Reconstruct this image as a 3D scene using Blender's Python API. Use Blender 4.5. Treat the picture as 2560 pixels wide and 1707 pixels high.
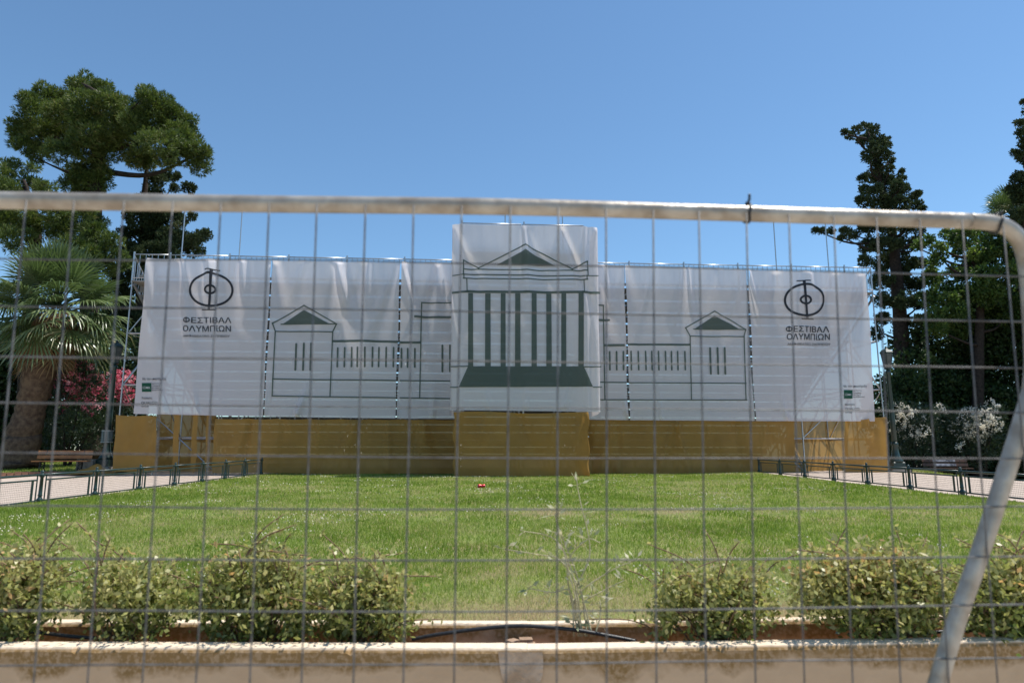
import bpy, bmesh, math, random
import numpy as np
from mathutils import Vector, Matrix
random.seed(7); rng = np.random.default_rng(11)
scene = bpy.context.scene
for o in list(bpy.data.objects): bpy.data.objects.remove(o)
C = scene.collection
# ------------------------------------------------------------------ camera, sky, sun, exposure
F_PX, PITCH, CAM_H = 1706.67, math.radians(9.53), 1.5
cam_d = bpy.data.cameras.new('camera'); cam = bpy.data.objects.new('camera', cam_d); C.objects.link(cam)
cam.location = (0, 0, CAM_H); cam.rotation_euler = (math.pi/2 + PITCH, 0, 0)
cam_d.sensor_width = 36; cam_d.lens = 24; cam_d.clip_start = 0.05; cam_d.clip_end = 3000
cam_d.dof.use_dof = True; cam_d.dof.focus_distance = 25; cam_d.dof.aperture_fstop = 3.4
scene.camera = cam
SUN_EL, SUN_AZ = math.radians(66), math.radians(77)      # azimuth from +Y towards +X
w = bpy.data.worlds.new('World'); scene.world = w; w.use_nodes = True
nt = w.node_tree; sky = nt.nodes.new('ShaderNodeTexSky'); sky.sky_type = 'NISHITA'; sky.sun_disc = False
sky.sun_elevation = SUN_EL; sky.sun_rotation = SUN_AZ; sky.air_density = 1.0; sky.dust_density = 0.1; sky.ozone_density = 5.0
bg = nt.nodes['Background']; bg.inputs[1].default_value = 0.143; tint = nt.nodes.new('ShaderNodeMix'); tint.data_type = 'RGBA'; tint.blend_type = 'MULTIPLY'; tint.inputs[0].default_value = 1; tint.inputs[7].default_value = (.88, 1.0, .98, 1)
nt.links.new(sky.outputs[0], tint.inputs[6]); nt.links.new(tint.outputs[2], bg.inputs[0])
sd = bpy.data.lights.new('sun', 'SUN'); sd.energy = 5.0; sd.angle = math.radians(0.55); sd.color = (1, .955, .88)
sun = bpy.data.objects.new('sun', sd); C.objects.link(sun)
sv = Vector((math.cos(SUN_EL)*math.sin(SUN_AZ), math.cos(SUN_EL)*math.cos(SUN_AZ), math.sin(SUN_EL)))
sun.rotation_euler = sv.to_track_quat('Z', 'Y').to_euler(); sun.location = (20, 20, 40)
vs = scene.view_settings; vs.view_transform = 'Standard'; vs.look = 'None'; vs.exposure = 0.2; vs.gamma = 1

# ------------------------------------------------------------------ pixel helpers (photo is 2560 x 1707)
def ray(px, py):
    u = (px-1280)/F_PX; v = (853.5-py)/F_PX
    return Vector((u, math.cos(PITCH)-v*math.sin(PITCH), math.sin(PITCH)+v*math.cos(PITCH)))
CAMP = Vector((0, 0, CAM_H))
def atY(px, py, Y): r = ray(px, py); return CAMP + r*(Y/r.y)
def atZ(px, py, Z): r = ray(px, py); return CAMP + r*((Z-CAM_H)/r.z)
K = .0656; KN = math.sqrt(1+K*K); O0 = Vector((0, 27, 0)); US = Vector((1/KN, K/KN, 0)); DS = Vector((-K/KN, 1/KN, 0))
def W(s, d, z): return O0 + US*s + DS*d + Vector((0, 0, z))
def S(px, py, d=0.0):          # pixel -> (s, z) on the stand plane pushed back by d
    r = ray(px, py); t = (27 + d*KN)/(r.y-K*r.x); p = CAMP + r*t
    return (p-O0).dot(US), p.z
# ------------------------------------------------------------------ mesh helpers
def link(name, me, mat=None, parent=None, smooth=False):
    o = bpy.data.objects.new(name, me); C.objects.link(o)
    if mat is not None and not me.materials: me.materials.append(mat)
    if parent is not None: o.parent = parent
    if smooth and len(me.polygons): me.polygons.foreach_set('use_smooth', np.ones(len(me.polygons), bool))
    return o
def tag(o, label=None, cat=None, group=None, kind=None):
    if label: o['label'] = label
    if cat: o['category'] = cat
    if group: o['group'] = group
    if kind: o['kind'] = kind
    return o
def thing(name, label, cat, group=None, loc=(0, 0, 0), rz=0):
    o = bpy.data.objects.new(name, None); C.objects.link(o); o.empty_display_size = .2
    o.location = loc; o.rotation_euler = (0, 0, rz); return tag(o, label, cat, group)
def np_mesh(name, V, Fc, rnd=None):
    V = np.ascontiguousarray(V, dtype=np.float32); Fc = np.ascontiguousarray(Fc, dtype=np.int32)
    me = bpy.data.meshes.new(name); n, k = Fc.shape
    me.vertices.add(len(V)); me.vertices.foreach_set('co', V.ravel())
    me.loops.add(n*k); me.loops.foreach_set('vertex_index', Fc.ravel())
    me.polygons.add(n); me.polygons.foreach_set('loop_start', np.arange(0, n*k, k, dtype=np.int32))
    me.polygons.foreach_set('loop_total', np.full(n, k, dtype=np.int32))
    if rnd is not None:
        a = me.attributes.new('rnd', 'FLOAT', 'FACE'); a.data.foreach_set('value', np.ascontiguousarray(rnd, dtype=np.float32))
    me.update(calc_edges=True); return me
class MB:
    def __init__(s): s.v = []; s.f = []
    def add(s, vs_, fs): b = len(s.v); s.v += [tuple(x) for x in vs_]; s.f += [tuple(i+b for i in q) for q in fs]
    def box(s, c, size, M=None):
        x, y, z = (k/2 for k in size); pts = [Vector((a*x, b*y, e*z)) for e in (-1, 1) for b in (-1, 1) for a in (-1, 1)]
        if M is not None: pts = [M @ p for p in pts]
        c = Vector(c); s.add([p+c for p in pts], [(0, 2, 3, 1), (4, 5, 7, 6), (0, 1, 5, 4), (2, 6, 7, 3), (0, 4, 6, 2), (1, 3, 7, 5)]); return s
    def tube(s, path, r, n=8, cap=True):
        path = [Vector(p) for p in path]; m = len(path); rs = r if isinstance(r, (list, tuple)) else [r]*m
        vs_ = []; up = None
        for i, p in enumerate(path):
            t = (path[min(i+1, m-1)]-path[max(i-1, 0)]).normalized()
            if up is None: up = Vector((0, 0, 1)) if abs(t.z) < .9 else Vector((0, 1, 0))
            a = up.cross(t); a = a.normalized() if a.length > 1e-6 else Vector((1, 0, 0)); b = t.cross(a).normalized(); up = b
            for k in range(n):
                q = 2*math.pi*k/n; vs_.append(p+(a*math.cos(q)+b*math.sin(q))*rs[i])
        fs = [(i*n+k, i*n+(k+1) % n, (i+1)*n+(k+1) % n, (i+1)*n+k) for i in range(m-1) for k in range(n)]
        if cap: fs += [tuple(range(n-1, -1, -1)), tuple((m-1)*n+k for k in range(n))]
        s.add(vs_, fs); return s
    def lathe(s, prof, c=(0, 0, 0), n=12, rot=0):
        vs_ = []; c = Vector(c)
        for r, z in prof:
            for k in range(n):
                q = 2*math.pi*k/n+rot; vs_.append(c+Vector((r*math.cos(q), r*math.sin(q), z)))
        m = len(prof); fs = [(i*n+k, i*n+(k+1) % n, (i+1)*n+(k+1) % n, (i+1)*n+k) for i in range(m-1) for k in range(n)]
        fs += [tuple(range(n-1, -1, -1)), tuple((m-1)*n+k for k in range(n))]; s.add(vs_, fs); return s
    def mesh(s, name): me = bpy.data.meshes.new(name); me.from_pydata(s.v, [], s.f); me.update(); return me
    def build(s, name, mat, parent=None, smooth=False): return link(name, s.mesh(name), mat, parent, smooth)
def grid(name, xs, ys, fz, mat, parent=None, smooth=True):
    X, Y = np.meshgrid(xs, ys); Z = fz(X, Y); nx, ny = len(xs), len(ys)
    i = np.arange(nx*ny).reshape(ny, nx); Fc = np.stack([i[:-1, :-1], i[:-1, 1:], i[1:, 1:], i[1:, :-1]], -1).reshape(-1, 4)
    return link(name, np_mesh(name, np.stack([X, Y, Z], -1).reshape(-1, 3), Fc), mat, parent, smooth)
# ------------------------------------------------------------------ materials
def new_mat(name):
    m = bpy.data.materials.new(name); m.use_nodes = True; return m, m.node_tree.nodes, m.node_tree.links, m.node_tree.nodes['Principled BSDF']
def solid(name, c1, c2=None, scale=4, rough=.6, metal=0, bump=0, spec=.4, detail=6, bscale=None):
    m, N, L, b = new_mat(name); c2 = c2 or tuple(x*.75 for x in c1)
    tc = N.new('ShaderNodeTexCoord'); nz = N.new('ShaderNodeTexNoise'); nz.inputs['Scale'].default_value = scale; nz.inputs['Detail'].default_value = detail
    L.new(tc.outputs['Object'], nz.inputs['Vector'])
    cr = N.new('ShaderNodeValToRGB'); cr.color_ramp.elements[0].position = .35; cr.color_ramp.elements[1].position = .65
    cr.color_ramp.elements[0].color = (*c2, 1); cr.color_ramp.elements[1].color = (*c1, 1)
    L.new(nz.outputs[0], cr.inputs[0]); L.new(cr.outputs[0], b.inputs['Base Color'])
    b.inputs['Roughness'].default_value = rough; b.inputs['Metallic'].default_value = metal; b.inputs['Specular IOR Level'].default_value = spec
    if bump:
        bp = N.new('ShaderNodeBump'); bp.inputs['Strength'].default_value = bump; bp.inputs['Distance'].default_value = .02
        if bscale:
            n2 = N.new('ShaderNodeTexNoise'); n2.inputs['Scale'].default_value = bscale; n2.inputs['Detail'].default_value = 8
            L.new(tc.outputs['Object'], n2.inputs['Vector']); L.new(n2.outputs[0], bp.inputs['Height'])
        else: L.new(nz.outputs[0], bp.inputs['Height'])
        L.new(bp.outputs[0], b.inputs['Normal'])
    return m
def leaf_mat(name, cols, trans=.3, rough=.5, spec=.35):
    m, N, L, b = new_mat(name); at = N.new('ShaderNodeAttribute'); at.attribute_name = 'rnd'
    cr = N.new('ShaderNodeValToRGB'); cr.color_ramp.elements.remove(cr.color_ramp.elements[1])
    for i, (p, c) in enumerate(cols):
        e = cr.color_ramp.elements[0] if i == 0 else cr.color_ramp.elements.new(p)
        e.position = p; e.color = (*c, 1)
    L.new(at.outputs['Fac'], cr.inputs[0]); L.new(cr.outputs[0], b.inputs['Base Color'])
    b.inputs['Roughness'].default_value = rough; b.inputs['Specular IOR Level'].default_value = spec
    tr = N.new('ShaderNodeBsdfTranslucent'); mx = N.new('ShaderNodeMixShader'); mx.inputs[0].default_value = trans
    hs = N.new('ShaderNodeHueSaturation'); hs.inputs['Value'].default_value = 1.25; hs.inputs['Saturation'].default_value = 1.1
    L.new(cr.outputs[0], hs.inputs['Color']); L.new(hs.outputs[0], tr.inputs[0])
    L.new(b.outputs[0], mx.inputs[1]); L.new(tr.outputs[0], mx.inputs[2]); L.new(mx.outputs[0], N['Material Output'].inputs[0]); return m
def cloth_mat(name, c, c2, trans, see, scale=1.2, rough=.55, spec=.25):
    m, N, L, b = new_mat(name); tc = N.new('ShaderNodeTexCoord'); nz = N.new('ShaderNodeTexNoise'); nz.inputs['Scale'].default_value = scale
    nz.inputs['Detail'].default_value = 5; L.new(tc.outputs['Object'], nz.inputs['Vector'])
    mc = N.new('ShaderNodeMix'); mc.data_type = 'RGBA'; mc.inputs[6].default_value = (*c, 1); mc.inputs[7].default_value = (*c2, 1)
    L.new(nz.outputs[0], mc.inputs[0]); L.new(mc.outputs[2], b.inputs['Base Color'])
    b.inputs['Roughness'].default_value = rough; b.inputs['Specular IOR Level'].default_value = spec
    tr = N.new('ShaderNodeBsdfTranslucent'); L.new(mc.outputs[2], tr.inputs[0])
    m1 = N.new('ShaderNodeMixShader'); m1.inputs[0].default_value = trans; L.new(b.outputs[0], m1.inputs[1]); L.new(tr.outputs[0], m1.inputs[2])
    tp = N.new('ShaderNodeBsdfTransparent'); m2 = N.new('ShaderNodeMixShader'); m2.inputs[0].default_value = see
    L.new(m1.outputs[0], m2.inputs[1]); L.new(tp.outputs[0], m2.inputs[2]); L.new(m2.outputs[0], N['Material Output'].inputs[0])
    n2 = N.new('ShaderNodeTexNoise'); n2.inputs['Scale'].default_value = 5; L.new(tc.outputs['Object'], n2.inputs['Vector'])
    bp = N.new('ShaderNodeBump'); bp.inputs['Strength'].default_value = .25; bp.inputs['Distance'].default_value = .03
    L.new(n2.outputs[0], bp.inputs['Height']); L.new(bp.outputs[0], b.inputs['Normal']); return m
M = {}
M['galv'] = solid('galvanised_steel', (.55, .56, .57), (.40, .41, .42), 30, .38, .85)
M['pipe'] = solid('weathered_galvanised_pipe', (.46, .42, .36), (.28, .235, .185), 18, .36, .3, .25)
M['wire'] = solid('fence_wire', (.15, .15, .15), (.08, .075, .07), 40, .55, .15)
M['black'] = solid('black_plastic', (.015, .015, .017), (.03, .03, .03), 60, .4)
M['green_iron'] = solid('green_painted_iron', (.022, .050, .045), (.012, .030, .028), 25, .35, 0, .1, .5)
M['dark_iron'] = solid('black_iron', (.02, .022, .022), (.035, .03, .025), 30, .5, .2)
M['banner'] = cloth_mat('white_banner_mesh', (.86, .81, .82), (.80, .755, .775), .37, .085)
M['tarp'] = cloth_mat('ochre_tarpaulin', (.62, .355, .09), (.38, .21, .055), .45, .04)
M['ink_green'] = cloth_mat('dark_green_ink', (.11, .15, .125), (.135, .175, .15), .45, .11)
M['ink_black'] = cloth_mat('black_ink', (.028, .03, .04), (.04, .042, .05), .25, .04)
M['ink_white'] = cloth_mat('white_print', (.75, .75, .75), (.7, .7, .7), .3, .05)
M['ink_emerald'] = cloth_mat('emerald_print', (.01, .09, .05), (.012, .1, .055), .25, .04)
M['deck'] = solid('scaffold_deck', (.30, .29, .28), (.20, .19, .18), 3, .7)
M['lawn_soil'] = solid('lawn_soil', (.20, .23, .07), (.24, .19, .10), 1.3, .9, 0, .3, .1, 8, 30)
M['path'] = solid('pink_gravel_path', (.52, .43, .36), (.42, .34, .28), 6, .9, 0, .4, .15, 10, 90)
M['paving'] = solid('warm_paving', (.56, .48, .39), (.46, .39, .31), 3, .8, 0, .2)
M['dirt'] = solid('dry_dirt', (.16, .12, .08), (.10, .09, .05), 2, .9, 0, .4)
M['soil'] = solid('planter_soil', (.34, .20, .12), (.20, .11, .065), 9, .95, 0, .8, .1, 8, 40)
M['brick'] = solid('red_edging_brick', (.33, .16, .10), (.22, .11, .07), 9, .85, 0, .4)
M['stone'] = solid('grey_stone', (.32, .29, .25), (.22, .2, .17), 8, .85, 0, .3)
M['wood'] = solid('varnished_wood', (.42, .17, .05), (.30, .11, .03), 5, .45, 0, .2)
M['shaded_old_wood'] = solid('shaded_weathered_wood', (.12, .06, .035), (.06, .035, .025), 5, .6, 0, .2)  # tree shade over the right bench is put into this darker wood colour
M['graffiti'] = solid('grey_smeared_paint', (.42, .42, .44), (.06, .06, .07), 7, .5)
M['bark'] = solid('dark_bark', (.055, .042, .034), (.028, .022, .018), 9, .9, 0, .8, .15, 8, 14)
M['palm_trunk'] = solid('palm_trunk_fibre', (.17, .115, .075), (.085, .055, .04), 6, .95, 0, 1, .1, 10, 20)
M['glass'] = solid('lantern_glass', (.10, .115, .11), (.06, .07, .07), 8, .15, 0, 0, .6)
M['bin'] = solid('grey_green_bin_paint', (.12, .16, .16), (.09, .12, .12), 12, .5)
M['can_red'] = solid('red_can_paint', (.45, .02, .03), (.35, .015, .02), 20, .25, .4)
M['alu'] = solid('aluminium', (.6, .6, .6), (.5, .5, .5), 20, .3, .9)
M['twig'] = solid('brown_twig', (.25, .16, .09), (.15, .09, .05), 20, .8)
M['dry_stem'] = solid('pale_dry_stem', (.48, .44, .28), (.36, .32, .18), 20, .8)
M['pine'] = leaf_mat('pine_needles', [(0, (.025, .045, .012)), (.45, (.085, .125, .027)), (.8, (.17, .215, .052)), (1, (.23, .20, .09))], .28)
M['cypress'] = leaf_mat('cypress_scales', [(0, (.026, .042, .018)), (.6, (.062, .088, .036)), (1, (.12, .125, .06))], .18, .7, .2)
M['broad'] = leaf_mat('broad_leaves', [(0, (.03, .06, .016)), (.5, (.075, .13, .03)), (.85, (.14, .20, .045)), (1, (.22, .27, .07))], .38)
M['hedge'] = leaf_mat('hedge_leaves', [(0, (.018, .036, .013)), (.6, (.045, .082, .024)), (1, (.10, .14, .045))], .28)
M['oleander'] = leaf_mat('oleander_leaves', [(0, (.022, .042, .018)), (.6, (.045, .075, .032)), (1, (.12, .15, .085))], .2, .4, .5)
M['pink'] = leaf_mat('pink_flowers', [(0, (.50, .06, .12)), (.5, (.72, .20, .27)), (1, (.85, .50, .54))], .3)
M['white_fl'] = leaf_mat('white_flowers', [(0, (.66, .62, .52)), (1, (.84, .81, .72))], .3)
M['palm'] = leaf_mat('palm_leaflets', [(0, (.045, .08, .022)), (.5, (.11, .16, .055)), (.85, (.22, .27, .12)), (1, (.42, .38, .20))], .25, .35, .6)
M['dead_palm'] = leaf_mat('dead_palm_fronds', [(0, (.14, .085, .04)), (.6, (.27, .18, .09)), (1, (.45, .34, .19))], .15, .7)
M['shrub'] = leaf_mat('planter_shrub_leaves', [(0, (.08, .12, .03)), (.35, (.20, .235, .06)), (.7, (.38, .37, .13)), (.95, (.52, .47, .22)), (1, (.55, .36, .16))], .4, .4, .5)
M['grass'] = leaf_mat('grass_blades', [(0, (.14, .22, .030)), (.35, (.25, .335, .062)), (.6, (.37, .41, .135)), (.8, (.46, .42, .22)), (1, (.56, .43, .27))], .42, .5, .3)
M['clover'] = leaf_mat('clover_flowers', [(0, (.36, .36, .22)), (1, (.55, .52, .38))], .2)
M['silver'] = leaf_mat('silvery_weed_leaves', [(0, (.22, .26, .13)), (.5, (.42, .43, .24)), (1, (.62, .58, .40))], .3)

# ------------------------------------------------------------------ terrain
def zg(x, y):
    yy = np.clip(y, 3.5, 32); l = .30+.0195*yy; r = .44+.0155*yy - .13*np.clip(x-15.5, 0, 8)
    t = np.clip((x+3)/6, 0, 1); t = t*t*(3-2*t); return l*(1-t)+r*t
def lawn_z(x, y):
    base = .585+.0098*(np.asarray(y)-4); e = np.clip(np.abs(x)/9.5, 0, 1)**5
    return base*(1-e)+(zg(x, y)+.02)*e + .012*np.sin(x*1.3+y*.7)*np.sin(y*.9)
def verge_z(x, y): return zg(x, y)+.10+.035*np.clip(y-26.5, 0, 10)
FLAT = 0
g = grid('ground', [-1500, 1500], [-1500, 1500], lambda X, Y: X*0-.06, M['dirt']); tag(g, kind='structure')
pv = grid('pavement', [-30, 30], [-15, 3.46], lambda X, Y: X*0, M['paving']); tag(pv, kind='structure')
te = grid('terrain', np.linspace(-90, 90, 61), np.linspace(9, 130, 61), lambda X, Y: zg(X, Y)-.06, M['dirt']); tag(te, kind='structure')
# brick-edged verge line on the left
EDGE_L = [(-34, 17.5), (-24, 21.8), (-19.2, 24.3), (-17, 25.6), (-15.4, 26.9)]
def edge_y(x): return np.interp(x, [p[0] for p in EDGE_L], [p[1] for p in EDGE_L])
pl = grid('path', np.linspace(-34, -9.3, 30), np.linspace(5, 31, 40), lambda X, Y: zg(X, Y), M['path']); tag(pl, kind='structure')
pr = grid('path', np.linspace(9.55, 34, 30), np.linspace(5, 29.4, 40), lambda X, Y: zg(X, Y), M['path']); tag(pr, kind='structure')
def verge(name, xs, yf, ny, mat):
    V = []; nx = len(xs)
    for j in range(ny):
        for x in xs:
            y = yf(x)+ (60-yf(x))*(j/(ny-1))**1.6; V.append((x, y, float(verge_z(x, y)) if j else float(zg(x, y))+.10))
    i = np.arange(nx*ny).reshape(ny, nx); Fc = np.stack([i[:-1, :-1], i[:-1, 1:], i[1:, 1:], i[1:, :-1]], -1).reshape(-1, 4)
    o = link(name, np_mesh(name, V, Fc), mat, None, True); return tag(o, kind='structure')
verge('grass_verge', np.linspace(-60, -15.4, 40), edge_y, 30, M['lawn_soil'])
verge('grass_verge', np.linspace(15.9, 60, 40), lambda x: 29.2, 30, M['lawn_soil'])

def vnoise(x, y, f, seed):
    r = np.random.default_rng(seed); out = 0*x
    for k in range(5):
        a = r.uniform(0, 6.28); q = f*r.uniform(.6, 1.6); out = out+np.sin((x*np.cos(a)+y*np.sin(a))*q+r.uniform(0, 6.28)+1.5*np.sin((x*np.sin(a)-y*np.cos(a))*q*.7+k))
    return out/5
def blades(px, py, pz, L, wd, lean, rnd):
    n = len(px); a = rng.uniform(0, 2*np.pi, n); b = rng.uniform(0, 2*np.pi, n); ln = rng.uniform(.1, 1, n)*lean
    base = np.stack([px, py, pz], -1); side = np.stack([np.cos(a), np.sin(a), 0*a], -1)*(wd/2)[:, None]
    tip = base+np.stack([np.cos(b)*ln*L, np.sin(b)*ln*L, L*np.sqrt(np.clip(1-ln*ln, .05, 1))], -1)
    V = np.stack([base-side, base+side, tip], 1).reshape(-1, 3); return V, np.arange(3*n).reshape(-1, 3), rnd
def lawn_grass():
    Vs, Rs = [], []; 
    for y0, y1, dens, L, wd in ((4.02, 6.2, 6500, .045, .0055), (6.2, 9.5, 3000, .05, .008), (9.5, 15, 1250, .055, .013), (15, 27.2, 480, .06, .022)):
        hw = min(9.4, y1*.80); n = int((y1-y0)*2*hw*dens); x = rng.uniform(-hw, hw, n); y = rng.uniform(y0, y1, n)
        k = (np.abs(x) < y*.80+.3); x, y = x[k], y[k]
        dry = .34+.26*vnoise(x, y, .9, 3)+.24*vnoise(x, y, 2.6, 4)+.20*vnoise(x, y, 9, 8)
        dry += .75*np.exp(-((y-10.3)/1.2)**2)*np.exp(-((x-2.2)/3.4)**2)*(vnoise(x, y, 3, 6)*.8+.5)+.55*np.exp(-((y-4)/.6)**2)
        dry += .10*np.clip((y-16)/10, 0, 1)
        r = np.clip(dry+rng.normal(0, .17, len(x)), 0, 1)
        V, F_, R = blades(x, y, lawn_z(x, y)-.004, L*rng.uniform(.5, 1.3, len(x))*(1.15-.5*r), wd*rng.uniform(.7, 1.4, len(x)), .96, r); Vs.append(V); Rs.append(R)
    V = np.concatenate(Vs); R = np.concatenate(Rs); o = link('grass', np_mesh('grass', V, np.arange(len(V)).reshape(-1, 3), R), M['grass'])
    tag(o, 'short patchy green grass covering the whole fenced lawn', 'grass', kind='stuff')
    n = 14000; y = 4.5+rng.random(n)**1.4*22; x = rng.uniform(-1, 1, n)*np.minimum(9.3, y*.8); k = (vnoise(x, y, 1.3, 9)+.5*vnoise(x, y, 4, 10)) > .36; x, y = x[k], y[k]; n = len(x)
    sz = .006+.0006*y; z = lawn_z(x, y)+.038; a = rng.uniform(0, 3, n)
    c = np.stack([x, y, z], -1); e1 = np.stack([np.cos(a), np.sin(a), rng.normal(0, .3, n)], -1)*sz[:, None]; e2 = np.stack([-np.sin(a)*.5, np.cos(a)*.5, 0*a+.8], -1)*sz[:, None]
    V = np.stack([c-e1, c-e2, c+e1, c+e2], 1).reshape(-1, 3); o = link('clover', np_mesh('clover', V, np.arange(4*n).reshape(-1, 4), rng.random(n)), M['clover'])
    tag(o, 'tiny off-white clover heads scattered through the lawn', 'clover', kind='stuff')
    # verge grass
    n = 60000; x = np.concatenate([rng.uniform(-27, -15.3, n//2), rng.uniform(16, 27, n//2)])
    yb = np.where(x < 0, edge_y(x)+.05, 29.3); y = yb+rng.random(n)**1.5*9
    r = np.clip(.3+.2*vnoise(x, y, 1, 5)+rng.normal(0, .15, n)+.3*np.exp(-((y-yb)/.5)**2), 0, 1)
    V, F_, R = blades(x, y, verge_z(x, y)-.01, .09*rng.uniform(.5, 1.3, n), np.full(n, .03), .8, r)
    o = link('grass', np_mesh('grass', V, F_, R), M['grass']); tag(o, 'grass on the park verges behind the two benches', 'grass', kind='stuff')
lawn_grass()

# ------------------------------------------------------------------ planter in front of the lawn
def lerp_path(pts, step):
    out = []
    for a, b in zip(pts[:-1], pts[1:]):
        n = max(1, int((Vector(b)-Vector(a)).length/step)); out += [Vector(a).lerp(Vector(b), i/n) for i in range(n)]
    return out+[Vector(pts[-1])]
def wall_mat():
    m, N, L, b = new_mat('stained_concrete'); tc = N.new('ShaderNodeTexCoord'); sp = N.new('ShaderNodeSeparateXYZ'); L.new(tc.outputs['Object'], sp.inputs[0])
    n1 = N.new('ShaderNodeTexNoise'); n1.inputs['Scale'].default_value = 5; n1.inputs['Detail'].default_value = 8; L.new(tc.outputs['Object'], n1.inputs['Vector'])
    n2 = N.new('ShaderNodeTexNoise'); n2.inputs['Scale'].default_value = 45; n2.inputs['Detail'].default_value = 8; L.new(tc.outputs['Object'], n2.inputs['Vector'])
    # mould on the upper band of the face: edge height wobbles with noise
    ma = N.new('ShaderNodeMath'); ma.operation = 'MULTIPLY_ADD'; L.new(n1.outputs[0], ma.inputs[0]); ma.inputs[1].default_value = .30; ma.inputs[2].default_value = -.15
    ad = N.new('ShaderNodeMath'); ad.operation = 'ADD'; L.new(sp.outputs[2], ad.inputs[0]); L.new(ma.outputs[0], ad.inputs[1])
    mr = N.new('ShaderNodeMapRange'); mr.inputs[1].default_value = .475; mr.inputs[2].default_value = .53; L.new(ad.outputs[0], mr.inputs[0])
    top = N.new('ShaderNodeMapRange'); top.inputs[1].default_value = .583; top.inputs[2].default_value = .590; top.inputs[3].default_value = 1; top.inputs[4].default_value = 0; L.new(sp.outputs[2], top.inputs[0])
    mu = N.new('ShaderNodeMath'); mu.operation = 'MULTIPLY'; L.new(mr.outputs[0], mu.inputs[0]); L.new(top.outputs[0], mu.inputs[1])
    sc = N.new('ShaderNodeMath'); sc.operation = 'MULTIPLY'; L.new(mu.outputs[0], sc.inputs[0])
    r2 = N.new('ShaderNodeMapRange'); r2.inputs[1].default_value = .38; r2.inputs[2].default_value = .55; r2.inputs[3].default_value = .55; r2.inputs[4].default_value = 1; L.new(n2.outputs[0], r2.inputs[0]); L.new(r2.outputs[0], sc.inputs[1])
    cl = N.new('ShaderNodeMix'); cl.data_type = 'RGBA'; cl.inputs[6].default_value = (.42, .29, .18, 1); cl.inputs[7].default_value = (.62, .45, .30, 1); L.new(n1.outputs[0], cl.inputs[0])
    mx = N.new('ShaderNodeMix'); mx.data_type = 'RGBA'; L.new(sc.outputs[0], mx.inputs[0]); L.new(cl.outputs[2], mx.inputs[6]); mx.inputs[7].default_value = (.25, .155, .065, 1)
    tp_ = N.new('ShaderNodeMapRange'); tp_.inputs[1].default_value = .588; tp_.inputs[2].default_value = .594; L.new(sp.outputs[2], tp_.inputs[0])
    m9 = N.new('ShaderNodeMix'); m9.data_type = 'RGBA'; L.new(tp_.outputs[0], m9.inputs[0]); L.new(mx.outputs[2], m9.inputs[6]); m9.inputs[7].default_value = (.74, .60, .45, 1)
    L.new(m9.outputs[2], b.inputs['Base Color']); b.inputs['Roughness'].default_value = .9; b.inputs['Specular IOR Level'].default_value = .15
    bp = N.new('ShaderNodeBump'); bp.inputs['Strength'].default_value = .5; bp.inputs['Distance'].default_value = .006; L.new(n2.outputs[0], bp.inputs['Height']); L.new(bp.outputs[0], b.inputs['Normal']); return m
M['wall'] = wall_mat()
ZT = .60
def wall_seg(name, fr, bk, z0, ztop, parent, seed, zb=None):
    r = np.random.default_rng(seed); fr = lerp_path(fr, .02); n = len(fr); bk = [Vector(bk[0]).lerp(Vector(bk[-1]), i/(n-1)) for i in range(n)]
    V = []; Fs = []; k = 7; ch = 0
    for i, (a, b) in enumerate(zip(fr, bk)):
        d = (b-a).normalized(); ch = .8*ch+r.normal(0, .0022)
        chip = abs(ch)+(.02 if r.random() < .012 else 0); j = r.normal(0, .0012, 6)
        prof = [(a+d*0, z0), (a+d*.002, ztop-.10), (a+d*(.001+j[0]), ztop-.022-chip*.5), (a+d*(.011+chip), ztop-.003+j[1]), ((a+b)/2, ztop+j[2]), (b-d*(.012+abs(j[3])), ztop-.003), (b, zb if zb is not None else z0)]
        V += [(p.x, p.y, z) for p, z in prof]
    for i in range(n-1):
        for q in range(k-1): Fs.append((i*k+q, (i+1)*k+q, (i+1)*k+q+1, i*k+q+1))
    Fs += [tuple(range(k)), tuple((n-1)*k+q for q in range(k-1, -1, -1))]
    me = bpy.data.meshes.new(name); me.from_pydata([tuple(v) for v in V], [], Fs); me.update()
    return link(name, me, M['wall'], parent)
pt = thing('concrete_planter', 'long low concrete planter with mould-stained front edging the lawn', 'planter')
def ext(a, b, e): return b+(b-a).normalized()*e
def line3(A, B, Cc):
    A, B, Cc = (atZ(*q, ZT) for q in (A, B, Cc)); return ext(B, A, 3.5), B, ext(B, Cc, 3.5)
f0, f1, f2 = line3((0, 1616), (1318, 1620), (2560, 1600)); b0, b1, b2 = line3((0, 1599), (1318, 1603), (2560, 1585))
g0, g1, g2 = line3((0, 1554), (1318, 1558), (2560, 1538)); h0, h1, h2 = line3((0, 1544), (1318, 1548), (2560, 1529))
e = Vector((.0004, 0, 0))
wall_seg('front_wall', [f0, f1-e], [b0, b1-e], -.02, ZT, pt, 1); wall_seg('front_wall', [f1+e, f2], [b1+e, b2], -.02, ZT-.002, pt, 2)
wall_seg('back_wall', [g0, g1-e], [h0, h1-e], .2, ZT, pt, 3); wall_seg('back_wall', [g1+e, g2], [h1+e, h2], .2, ZT-.002, pt, 4)
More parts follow.
